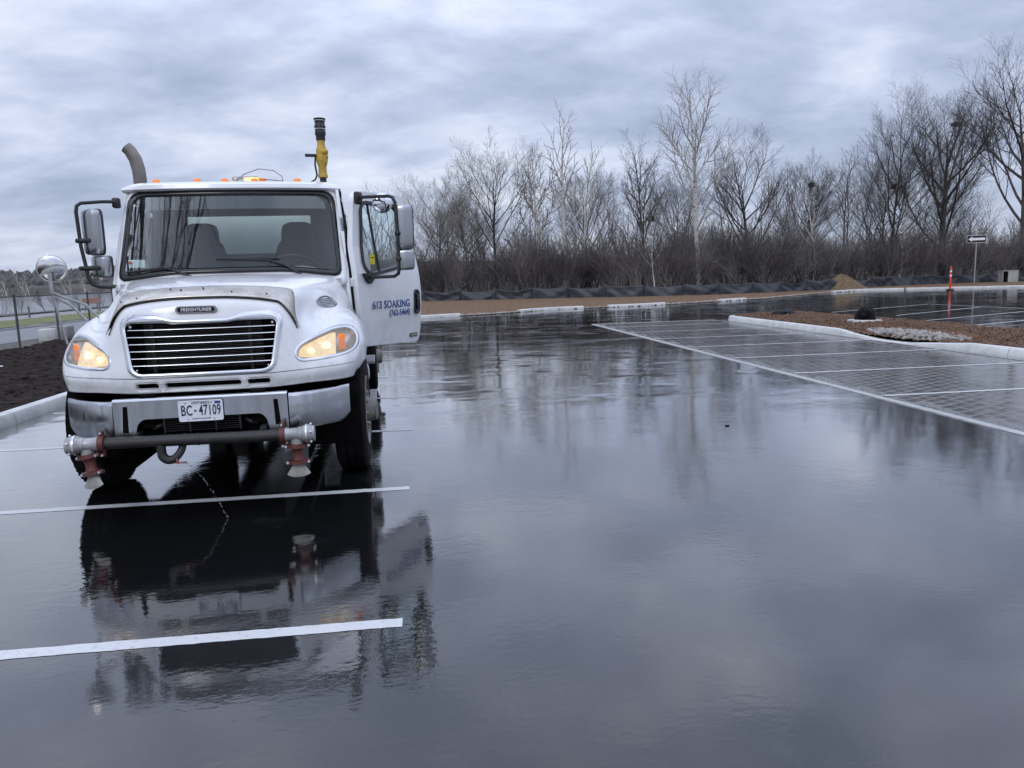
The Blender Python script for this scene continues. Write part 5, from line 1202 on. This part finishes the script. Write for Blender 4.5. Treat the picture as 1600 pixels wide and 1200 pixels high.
def grow(rnd, out, p, d, L, r, lv, prm):
    """prm[lv] = (points, wiggle, uplift, children, start, angle, length ratio, radius ratio, end taper)"""
    n, wig, upl, nch, start, ang, lr, rr, taper = prm[lv]
    pts = [p]; rad = [r]; st = L/(n-1); dd = d; cur = p
    for i in range(1, n):
        dd = unit((dd[0]+rnd.gauss(0, wig), dd[1]+rnd.gauss(0, wig), dd[2]+rnd.gauss(0, wig*.6)+upl))
        cur = (cur[0]+dd[0]*st, cur[1]+dd[1]*st, cur[2]+dd[2]*st); pts.append(cur); rad.append(r*(1-(1-taper)*i/(n-1)))
    out[lv].append((pts, rad))
    if lv+1 >= len(prm) or nch <= 0: return
    az = rnd.uniform(0, 6.28); k = nch if lv == 0 else max(1, int(round(nch*rnd.uniform(.75, 1.25))))
    for c in range(k):
        f = start+(1-start)*((c+rnd.uniform(.1, .9))/k)**.9; fi = f*(n-1); i = min(int(fi), n-2); t = fi-i
        a_, b_ = pts[i], pts[i+1]; q = tuple(a_[j]+(b_[j]-a_[j])*t for j in range(3)); ra = rad[i]+(rad[i+1]-rad[i])*t
        dr_ = unit(tuple(b_[j]-a_[j] for j in range(3))); az += 2.4+rnd.uniform(-.5, .5)
        ref = (0, 0, 1) if abs(dr_[2]) < .95 else (1, 0, 0)
        x = unit((dr_[1]*ref[2]-dr_[2]*ref[1], dr_[2]*ref[0]-dr_[0]*ref[2], dr_[0]*ref[1]-dr_[1]*ref[0])); y = (dr_[1]*x[2]-dr_[2]*x[1], dr_[2]*x[0]-dr_[0]*x[2], dr_[0]*x[1]-dr_[1]*x[0])
        th = R(ang*rnd.uniform(.75, 1.25)); ct, sn = math.cos(th), math.sin(th); cz, sz = math.cos(az)*sn, math.sin(az)*sn
        nd = unit(tuple(dr_[j]*ct+x[j]*cz+y[j]*sz for j in range(3)))
        ln = L*lr*rnd.uniform(.75, 1.2)*(1.15-.62*(f-start)/(1-start+1e-9) if lv == 0 else 1.1-.45*f)
        grow(rnd, out, q, nd, ln, max(.0042, min(ra*.85, r*rr)), lv+1, prm)
NODES = {}
def make_tree(name, loc, h, trunk_r, prm, bark, twigm, seed, lean=(0, 0), label='', group=None, stems=1, spread=.12, cut=2, cat='tree', sides=(8, 5, 4, 3, 3)):
    rnd = random.Random(seed); out = [[] for _ in prm]
    for s_ in range(stems):
        a = rnd.uniform(0, 6.28); sp = spread if stems > 1 else 0
        d = unit((lean[0]+math.cos(a)*sp*(1 if s_ else .3), lean[1]+math.sin(a)*sp, 1))
        grow(rnd, out, (math.cos(a)*.15*(stems > 1)*s_, math.sin(a)*.15*(stems > 1)*s_, -.15), d, h*(1 if s_ == 0 else rnd.uniform(.7, .95)), trunk_r*(1 if s_ == 0 else .75), 0, prm)
    root = empty(name, loc); tag(root, label, cat, group)
    NODES[label] = [tuple(p[j]+loc[j] for j in range(3)) for pts_, r_ in out[1] for p in pts_[2:-2]]
    def join(a, b_, nm, m):
        Vv = []; Ff = []; o = 0
        for l in range(a, min(b_, len(prm))):
            if out[l]:
                V, F = tubes_np(out[l], sides[l]); Vv.append(V); Ff.append(F+o); o += len(V)
        if not Vv: return
        me = npmesh(nm, np.concatenate(Vv), F4=np.concatenate(Ff)); finish(me, m, 180); return newobj(nm, me, root)
    join(0, cut, 'trunk', bark); join(cut, 9, 'crown', twigm)
    return root
#        pts wig  up   nch start ang  lr   rr  taper
BIRCH = [(14, .030, .004, 17, .30, 38, .34, .34, .12), (7, .07, .10, 8, .20, 36, .42, .45, .25), (5, .10, .06, 6, .15, 40, .45, .5, .4), (3, .12, .03, 3, .2, 45, .5, .6, .6)]
MAPLE = [(9, .04, .01, 16, .20, 46, .66, .33, .10), (8, .06, .09, 8, .22, 30, .48, .36, .16), (6, .07, .09, 8, .12, 32, .52, .40, .3), (4, .09, .05, 5, .12, 36, .55, .50, .5), (3, .1, .03, 2, .3, 36, .6, .7, .7)]
THIN = [(12, .040, .004, 12, .35, 36, .26, .38, .15), (5, .09, .10, 6, .2, 36, .42, .5, .3), (4, .1, .05, 4, .2, 40, .5, .6, .5)]
SCRUB = [(7, .09, .02, 10, .20, 34, .50, .5, .25), (5, .10, .06, 7, .15, 36, .48, .5, .35), (4, .12, .03, 4, .2, 40, .5, .6, .5)]
g0 = 0.18
specs = [
 ('birch_tree', (19.4, 50.4, g0), 15.0, .20, BIRCH, 'birch', 'twigpale', 11, (.012, 0), 'tallest white-barked birch standing just behind the middle of the silt fence', 1, 1),
 ('birch_tree', (10.6, 53.0, g0), 13.2, .17, THIN, 'birch', 'twigpale', 21, (-.03, 0), 'slim tall birch, left one of the close white-trunked pair behind the silt fence', 1, 1),
 ('birch_tree', (11.9, 53.6, g0), 11.0, .14, THIN, 'birch', 'twigpale', 22, (.01, 0), 'shorter slim birch right beside the slim tall birch behind the silt fence', 1, 1),
 ('birch_tree', (8.9, 52.6, g0), 10.6, .17, BIRCH, 'birch', 'twig', 23, (-.24, .02), 'birch leaning strongly to the left, trunk white near the silt fence', 1, 1),
 ('aspen_tree', (17.0, 56.0, g0), 12.0, .15, BIRCH, 'bark', 'twig', 31, (.0, 0), 'grey aspen with open forked crown left of the tallest birch', 2, 1),
 ('sapling', (15.6, 48.6, g0), 5.2, .055, THIN, 'birch', 'twig', 32, (0, 0), 'small straight pale sapling at the silt fence left of the tallest birch', 1, 1),
 ('maple_tree', (26.6, 58.0, g0), 9.7, .24, MAPLE, 'barkdark', 'twigdark', 41, (-.01, 0), 'dark round-crowned maple right of the tallest birch', 1, 2),
 ('tree', (6.2, 60.0, g0), 10.4, .17, MAPLE, 'barkdark', 'twig', 45, (-.04, 0), 'forked brown tree with wide twiggy crown behind the leaning birch', 1, 1),
 ('tree', (1.6, 59.0, g0), 8.2, .12, MAPLE, 'bark', 'twigpale', 46, (.02, 0), 'pale bushy tree closest to the open truck door', 2, 1),
 ('tree', (3.9, 60.5, g0), 7.6, .11, MAPLE, 'bark', 'twig', 47, (0, 0), 'low grey bushy tree between the forked tree and the one nearest the truck door', 2, 1),
 ('birch_tree', (30.2, 54.6, g0), 8.4, .085, THIN, 'birch', 'twigpale', 51, (.10, 0), 'crooked thin birch with kinked white trunk behind the sandy dirt pile', 1, 1),
 ('tree', (32.8, 62.0, g0), 9.4, .17, MAPLE, 'barkdark', 'twigdark', 52, (0, 0), 'brown tree carrying a dark nest, behind the crooked thin birch', 2, 1),
 ('tree', (34.8, 58.5, g0), 11.0, .09, THIN, 'bark', 'twig', 53, (.0, 0), 'tall slender grey tree just right of the sandy dirt pile', 2, 1),
 ('tree', (39.0, 58.6, g0), 12.8, .17, MAPLE, 'barkdark', 'twigdark', 54, (-.01, 0), 'narrow dark tree with twin trunks left of the great maple', 2, 1),
 ('birch_tree', (38.9, 57.0, g0), 6.6, .10, THIN, 'birch', 'twig', 55, (.20, 0), 'short pale birch leaning right, between dark trunks left of the orange marker post', 1, 1),
 ('maple_tree', (45.4, 60.5, g0), 13.4, .36, MAPLE, 'barkdark', 'twigdark', 61, (0, 0), 'great dark spreading maple directly behind the arrow sign', 1, 2),
 ('maple_tree', (53.6, 61.0, g0), 17.4, .40, MAPLE, 'bark', 'twigdark', 62, (0, 0), 'tallest maple, at the right edge of the photo', 1, 2),
 ('tree', (23.0, 64.0, g0), 8.8, .12, MAPLE, 'bark', 'twig', 63, (.03, 0), 'greyish tree between the tallest birch and the dark round-crowned maple', 2, 1),
 ('tree', (49.5, 66.0, g0), 9.0, .14, MAPLE, 'barkdark', 'twigdark', 64, (.0, 0), 'lower dark tree between the great maple and the tallest maple', 2, 1),
 ('tree', (14.0, 61.0, g0), 8.6, .12, MAPLE, 'bark', 'twig', 65, (.0, 0), 'twiggy grey tree between the slim birch pair and the grey aspen', 2, 1),
 ('tree', (42.0, 64.0, g0), 9.6, .14, MAPLE, 'barkdark', 'twigdark', 66, (.02, 0), 'dark twiggy tree filling the gap left of the great maple', 2, 1),
]
for nm, loc, h, r, prm, bk, tw, sd_, ln, lab, stems, cut in specs:
    sc_ = {id(MAPLE): .90, id(BIRCH): .90, id(THIN): .95}[id(prm)]
    make_tree(nm, loc, h*sc_, r, prm, M[bk], M[tw], sd_, ln, lab, None, stems, cut=2)
# nests
for x, y, z, s_, lab, key in ((18.35, 56, 5.75, .30, 'ragged dark nest low in the grey aspen', 'grey aspen with'), (33.7, 62, 8.8, .30, 'dark nest in the crown behind the crooked birch', 'brown tree carrying'), (38.7, 58.4, 8.3, .28, 'dark nest in the twin-trunked dark tree', 'narrow dark tree'), (44.1, 60, 13.0, .28, 'dark nest near the top of the great maple', 'great dark')):
    x, y, z = min(next(v for k, v in NODES.items() if k.startswith(key)), key=lambda p: abs(p[0]-x)+abs(p[2]-z))
    rnd = random.Random(int(x*10)); br = []
    for k in range(130):
        a = Vector((rnd.gauss(0, 1), rnd.gauss(0, 1), rnd.gauss(0, .7))).normalized()*s_*rnd.uniform(.5, 1); b_ = a+Vector((rnd.uniform(-1, 1), rnd.uniform(-1, 1), rnd.uniform(-.6, .6)))*s_*.8
        br.append(([tuple(a), tuple(b_)], [.022, .014]))
    V, F = tubes_np(br, 3); me = npmesh('nest', V, F4=F); finish(me, M['barkdark']); tag(newobj('nest', me, None, (x, y, z)), lab, 'nest', 'nests high in the bare trees')

# the thicket: one tangled mass of bare scrub behind the silt fence
def template(prm, h, r, seed, stems=4, sides=(3, 3, 3)):
    rnd = random.Random(seed); out = [[] for _ in prm]
    for s_ in range(stems):
        a = rnd.uniform(0, 6.28); grow(rnd, out, (math.cos(a)*.3, math.sin(a)*.3, -.1), unit((math.cos(a)*.35, math.sin(a)*.35, 1)), h*rnd.uniform(.7, 1), r, 0, prm)
    Vv = []; Ff = []; o = 0
    for l in range(len(prm)):
        V, F = tubes_np(out[l], 3); Vv.append(V); Ff.append(F+o); o += len(V)
    return np.concatenate(Vv), np.concatenate(Ff)
tmp = [template(SCRUB, 4.3, .045, 100+i, 3+i % 3) for i in range(7)]
tall = [template([(8, .05, .03, 8, .3, 30, .34, .4, .2), (4, .1, .08, 5, .2, 34, .5, .5, .4), (3, .1, .03, 3, .2, 40, .5, .6, .5)], 6.6, .05, 200+i, 2) for i in range(4)]
def scatter(name, pts, temps, m, seed, smin, smax, label):
    rg_ = np.random.RandomState(seed); Vv = []; Ff = []; o = 0
    for (x, y, z) in pts:
        V, F = temps[rg_.randint(len(temps))]; a = rg_.rand()*6.28; s_ = rg_.uniform(smin, smax); c, q = math.cos(a)*s_, math.sin(a)*s_
        Vv.append(np.stack([V[:, 0]*c-V[:, 1]*q+x, V[:, 0]*q+V[:, 1]*c+y, V[:, 2]*s_*rg_.uniform(.85, 1.15)+z], 1)); Ff.append(F+o); o += len(V)
    me = npmesh(name, np.concatenate(Vv), F4=np.concatenate(Ff)); finish(me, m, None); return tag(newobj(name, me), label, None, None, 'stuff')
rg = np.random.RandomState(77)
def fy(x): return np.interp(x, [p[0] for p in FEN], [p[1] for p in FEN])
pts = []
for k in range(285):
    x = rg.uniform(-10, 66); d_ = 1.0+14*rg.rand()**1.4; pts.append((x, fy(x)+d_, .1))
scatter('thicket', pts, tmp, M['thicket'], 1, .75, 1.25, 'dense mass of bare brown scrub behind the silt fence')
pts = [(x, fy(x)+rg.uniform(5, 28), .2) for x in rg.uniform(-10, 80, 125)]
scatter('young_wood', pts, tall, M['twig'], 2, .8, 1.25, 'thin grey young stems rising above the scrub')

# left side: trees and scrub by the river, far trees
make_tree('tree', (-23.8, 66, .1), 7.0, .12, THIN, M['bark'], M['twig'], 71, (.02, 0), 'lone bare tree by the river path behind the round fender mirror', None, 2)
make_tree('tree', (-22.3, 69, .1), 5.6, .10, THIN, M['bark'], M['twig'], 72, (.06, 0), 'smaller bare tree by the path, right of the lone one', None, 2)
make_tree('maple_tree', (-9.6, 2.4, .1), 13.5, .22, MAPLE, M['barkdark'], M['twigdark'], 73, (.12, 0), 'dark bare maple in the soil bed beside the photographer, seen mirrored in the windscreen', None, 1)
rnd = random.Random(9)
for k in range(6):
    x = -27.5-rnd.uniform(0, 2.5); y = 48+k*4.2+rnd.uniform(-1, 1)
    make_tree('sapling', (x, y, .05), rnd.uniform(2.6, 3.8), .05, THIN, M['birch'], M['twigpale'], 80+k, (rnd.uniform(-.35, -.1), 0), 'leaning pale sapling on the river bank, %s from the left' % ('first', 'second', 'third', 'fourth', 'fifth', 'sixth')[k], 'leaning saplings on the river bank', 2, sides=(5, 3, 3))
pts = [(-rnd.uniform(27.5, 31), rnd.uniform(40, 95), 0) for _ in range(34)]
scatter('bank_scrub', pts, tmp[:3], M['twig'], 3, .28, .5, 'low tangled scrub along the river bank')
# far shore: crowns along the hill
rg = np.random.RandomState(6); V_ = []; F_ = []; o = 0
ico = bmesh.new(); bmesh.ops.create_icosphere(ico, subdivisions=1, radius=1); bv = np.array([v.co for v in ico.verts]); bf = np.array([[v.index for v in f.verts] for f in ico.faces]); ico.free()
for k in range(3200):
    x = rg.uniform(-480, 40); y = rg.uniform(452, 540); t = min(1, max(0, (y-455-18*math.sin(x*.012))/95)); z = 11*t**.8*1.02+2.0; h_ = rg.uniform(1.6, 3.8)
    if z+h_ > 17: h_ *= .7
    q = bv*(1+rg.uniform(-.3, .3, (len(bv), 1)))*np.array([h_*.6, h_*.6, h_])+np.array([x, y, z+h_*.3]); V_.append(q); F_.append(bf+o); o += len(bv)
me = npmesh('far_trees', np.concatenate(V_), F3=np.concatenate(F_)); finish(me, M['hill']); tag(newobj('far_trees', me), 'dark bare wood covering the low hill across the river', None, None, 'stuff')
M['fwall'] = mat('far_house_wall', (.48, .48, .48), rough=.8); M['froof'] = mat('far_house_roof', (.16, .15, .16), rough=.8)
for i, (x, y, w, h_, lab) in enumerate(((-186, 470, 16, 6, 'pale long house far across the river, leftmost on the hilltop'), (-176, 476, 9, 7, 'small pale house far across the river, middle one on the hilltop'), (-168, 480, 13, 6, 'low grey house far across the river, nearest the truck'))):
    hs = empty('house', (x, y, 9.6), R(8*i-5)); tag(hs, lab, 'house')
    b_ = MB(); b_.box(-w/2, w/2, -4, 4, -4, h_*.55); b_.build('wall', M['fwall'], hs, None)
    b_ = MB(); b_.prism([(-w/2-.5, h_*.55), (w/2+.5, h_*.55), (w/2-2, h_), (-w/2+2, h_)], -4.4, 4.4); b_.build('roof', M['froof'], hs, None)
    for q in range(3): b_ = MB(); b_.box(-w/2+2+q*(w-4)/2.6, -w/2+3.4+q*(w-4)/2.6, -4.1, -4.02, 0, h_*.35); b_.build('window', M['gloss'], hs, None)

# chain fence on the left
cfp = [(-10.0, 12.0), (-10.45, 15.4), (-10.85, 18.8), (-11.25, 22.25), (-11.75, 25.65), (-12.2, 29.1), (-12.65, 32.5), (-13.1, 36), (-13.55, 39.4)]
cf = empty('chain_link_fence', (cfp[0][0], cfp[0][1], 0)); tag(cf, 'dark chain link fence with thin posts between the soil bed and the road', 'fence')
ox, oy = cfp[0]
for x, y in cfp:
    b_ = MB(); b_.cyl((x-ox, y-oy, -.1), (x-ox, y-oy, 1.53), .034, 10); b_.ball((x-ox, y-oy, 1.54), .04, n=8, m=5); b_.build('fence_post', M['dkpost'], cf, 60)
for (x0, y0), (x1, y1) in zip(cfp, cfp[1:]):
    b_ = MB(); b_.cyl((x0-ox, y0-oy, 1.50), (x1-ox, y1-oy, 1.50), .019, 8); b_.build('top_rail', M['dkpost'], cf, 60)
    br = []; L = math.hypot(x1-x0, y1-y0); H_ = 1.38; st = .11
    for k in range(int((L+H_)/st)):
        for sg_ in (1, -1):
            a0 = k*st; u0, z0 = (a0, 0.0) if a0 <= L else (L, a0-L); u1, z1 = (a0-H_, H_) if a0 >= H_ else (0, a0)
            if sg_ < 0: u0, u1 = L-u0, L-u1
            q = lambda u, z: (x0-ox+(x1-x0)*u/L, y0-oy+(y1-y0)*u/L+.004*sg_, z+.1)
            if abs(z1-z0) > .02: br.append(([q(u0, z0), q(u1, z1)], [.0022, .0022]))
    V, F = tubes_np(br, 3); me = npmesh('wire_mesh', V, F4=F); finish(me, M['post']); o = newobj('wire_mesh', me, cf); o['kind'] = 'stuff'
# short dark posts along the path
for k in range(5):
    y = 43.85+3.35*k; b_ = MB(); b_.cyl((0, 0, 0), (0, 0, .62), .055, 10); b_.lathe([(.075, .62), (.075, .66), (.001, .68)], n=10)
    o = b_.build('path_bollard', M['dkpost'], None, 60, loc=(-23.1-.03*k, y, .08)); tag(o, 'short dark post beside the river path, %s from the left' % ('first', 'second', 'third', 'fourth', 'fifth')[k], 'bollard', 'short posts along the river path')
# concrete blocks, orange board
b_ = MB(); b_.box(-.24, .24, -.2, .2, 0, .40, .03, 2); o = b_.build('concrete_block', M['concrete'], None, 40, loc=(-12.2, 25.9, .0), rot=(0, 0, R(15))); tag(o, 'pale concrete block on the verge behind the chain fence', 'concrete block')
b_ = MB(); b_.box(-.3, .3, -.2, .2, 0, .40, .03, 2); o = b_.build('concrete_block', M['gutter'], None, 40, loc=(-12.5, 27.6, .0), rot=(0, 0, R(-8))); tag(o, 'greyer concrete block behind the pale block, nearer the fender mirror', 'concrete block')
ob = empty('road_sign', (-23.9, 57.5, .08), R(10)); tag(ob, 'orange warning board on the river path beyond the chain fence', 'sign')
b_ = MB(); b_.box(-.55, .55, -.02, .02, .55, .95, .01); b_.build('board', mat('orange_board', (.30, .12, .05), rough=.6), ob, None)
for x in (-.4, .4): b_ = MB(); b_.box(x-.04, x+.04, .025, .07, 0, .9); b_.build('leg', M['stake'], ob, None)

# ------------------------------------------------------------------ things on the right
pi_ = MB(); rows = []; rg = np.random.RandomState(14)
for k, f in enumerate(np.linspace(0.001, 1, 14)):
    rows.append([(f*2.3*math.cos(a)*(1+.08*math.sin(3*a+1)), f*1.5*math.sin(a), 1.0*(.5+.5*math.cos(math.pi*f))**.8*(1+.15*math.sin(2*a))+.05*rg.rand()*(f < 1)-.08*(f == 1)) for a in np.linspace(0, 2*math.pi, 41)[:-1]])
pi_.grid(rows, closev=True); o = pi_.build('dirt_pile', M['sand'], None, 180, loc=(30.3, 50.9, .05)); tag(o, 'heap of sandy dirt against the black silt fence', 'dirt pile')
# delineator
dl = empty('marker_post', (34.5, 45.1, 0)); dl.scale = (1.15, 1.15, 1.22); tag(dl, 'orange marker post with two white bands standing on the far wet lot', 'marker post')
b_ = MB(); b_.lathe([(.20, 0), (.20, .03), (.12, .06), (.06, .08), (.001, .08)], n=16); b_.build('base', M['black'], dl, 60)
b_ = MB(); b_.lathe([(.055, .06), (.055, 1.12), (.045, 1.16), (.03, 1.18), (.012, 1.21), (.03, 1.25), (.025, 1.28), (.001, 1.29)], n=16); b_.build('tube', M['orange'], dl, 60)
for z in (.72, .95): b_ = MB(); b_.lathe([(.0575, z), (.0575, z+.10)], n=16); b_.build('reflective_band', M['whiteband'], dl, 60)
# one-way sign
sg = empty('arrow_sign', (43.1, 53.7, .1), R(-32)); tag(sg, 'black sign with a white left arrow on a grey pole under the great maple', 'sign')
b_ = MB(); b_.cyl((0, .05, -.1), (.0, .05, 3.3), .05, 12); b_.build('pole', M['post'], sg, 60)
z0 = 3.17; b_ = MB(); b_.prism(rrect(-.66, .66, z0, z0+.58, .04), 0, .006); b_.build('rim', M['signwhite'], sg, None)
b_ = MB(); b_.prism(rrect(-.635, .635, z0+.025, z0+.555, .035), -.004, -.001); b_.build('field', M['signblack'], sg, None)
b_ = MB(); m_ = z0+.29; b_.prism([(-.56, m_), (-.30, m_+.19), (-.30, m_+.095), (.56, m_+.095), (.56, m_-.095), (-.30, m_-.095), (-.30, m_-.19)], -.008, -.005); b_.build('arrow', M['signwhite'], sg, None)
# grey cabinet with an open dark side
ub_ = empty('utility_cabinet', (45.9, 53.6, .1), R(-6)); tag(ub_, 'grey utility cabinet with one dark open bay at the far kerb, right edge', 'utility cabinet')
b_ = MB(); b_.box(-.62, -.58, -.3, .3, 0, .92); b_.box(.58, .62, -.3, .3, 0, .92); b_.box(-.58, .58, .26, .3, 0, .88); b_.box(-.64, .64, -.32, .32, .92, .97); b_.build('frame', M['boxgrey'], ub_, None)
b_ = MB(); b_.box(-.20, .58, -.30, -.27, .02, .92, .01); b_.build('door', M['boxgrey'], ub_, None)
b_ = MB(); b_.box(-.58, -.20, -.1, -.08, .02, .9); b_.build('dark_bay', M['void'], ub_, None)
b_ = MB(); b_.box(-.9, .9, -.5, .5, -.1, .04, .01); b_.build('plinth', M['concrete'], ub_, None)
b_ = MB(); b_.box(0, .04, -.02, .02, -.1, 1.0); o = b_.build('short_post', M['dkpost'], None, None, loc=(47.9, 53.2, .1)); tag(o, 'short dark post right of the grey utility cabinet', 'post')
# island objects
o = MB().box(-.31, .31, -.30, .30, -.1, .08, .015, 2).build('concrete_pad', M['concrete'], None, 40, loc=(11.6, 18.3, .18), rot=(0, 0, R(5))); tag(o, 'square pale concrete pad set in the mulch of the island', 'concrete pad')
def bag(name, loc, sx, sy, sz, seed, lab):
    rg_ = np.random.RandomState(seed); mb = MB(); rows = []
    for i in range(15):
        ph = math.pi*.5*i/14; rows.append([((math.cos(ph)**.7)*sx*math.cos(a)*(1+.10*math.sin(5*a+i*.7)+.05*rg_.rand()), (math.cos(ph)**.7)*sy*math.sin(a)*(1+.10*math.sin(4*a-i*.5)), sz*math.sin(ph)*(1+.06*math.sin(6*a))+.01*rg_.rand()) for a in np.linspace(0, 2*math.pi, 37)[:-1]])
    mb.grid(rows, closev=True); o = mb.build(name, M['blackbag'], None, 180, loc=loc); tag(o, lab, 'plastic bag'); return o
bag('wrapped_bolts', (11.62, 18.3, .255), .25, .25, .33, 1, 'rounded black plastic wrap covering a stub on the concrete pad')
bag('black_bag', (11.5, 22.6, .18), .38, .28, .15, 2, 'flat crumpled black plastic bag lying on the island mulch near its far tip')
b_ = MB(); b_.ball((0, 0, 0), .05, .03, .012); o = b_.build('litter_scrap', M['signwhite'], None, 60, loc=(-7.6, 14.3, .30)); tag(o, 'tiny white scrap of litter on the dark soil bed', 'litter')
# dirty drips and little things on the lot
for k, (x, y) in enumerate(((1.75, 6.2),)):
    b_ = MB(); b_.ball((0, 0, .004), .03, .018, .008, n=8, m=4); o = b_.build('pebble', M['void'], None, 60, loc=(3.15, 7.35, 0)); tag(o, 'small dark pebble lying alone on the wet asphalt', 'pebble')
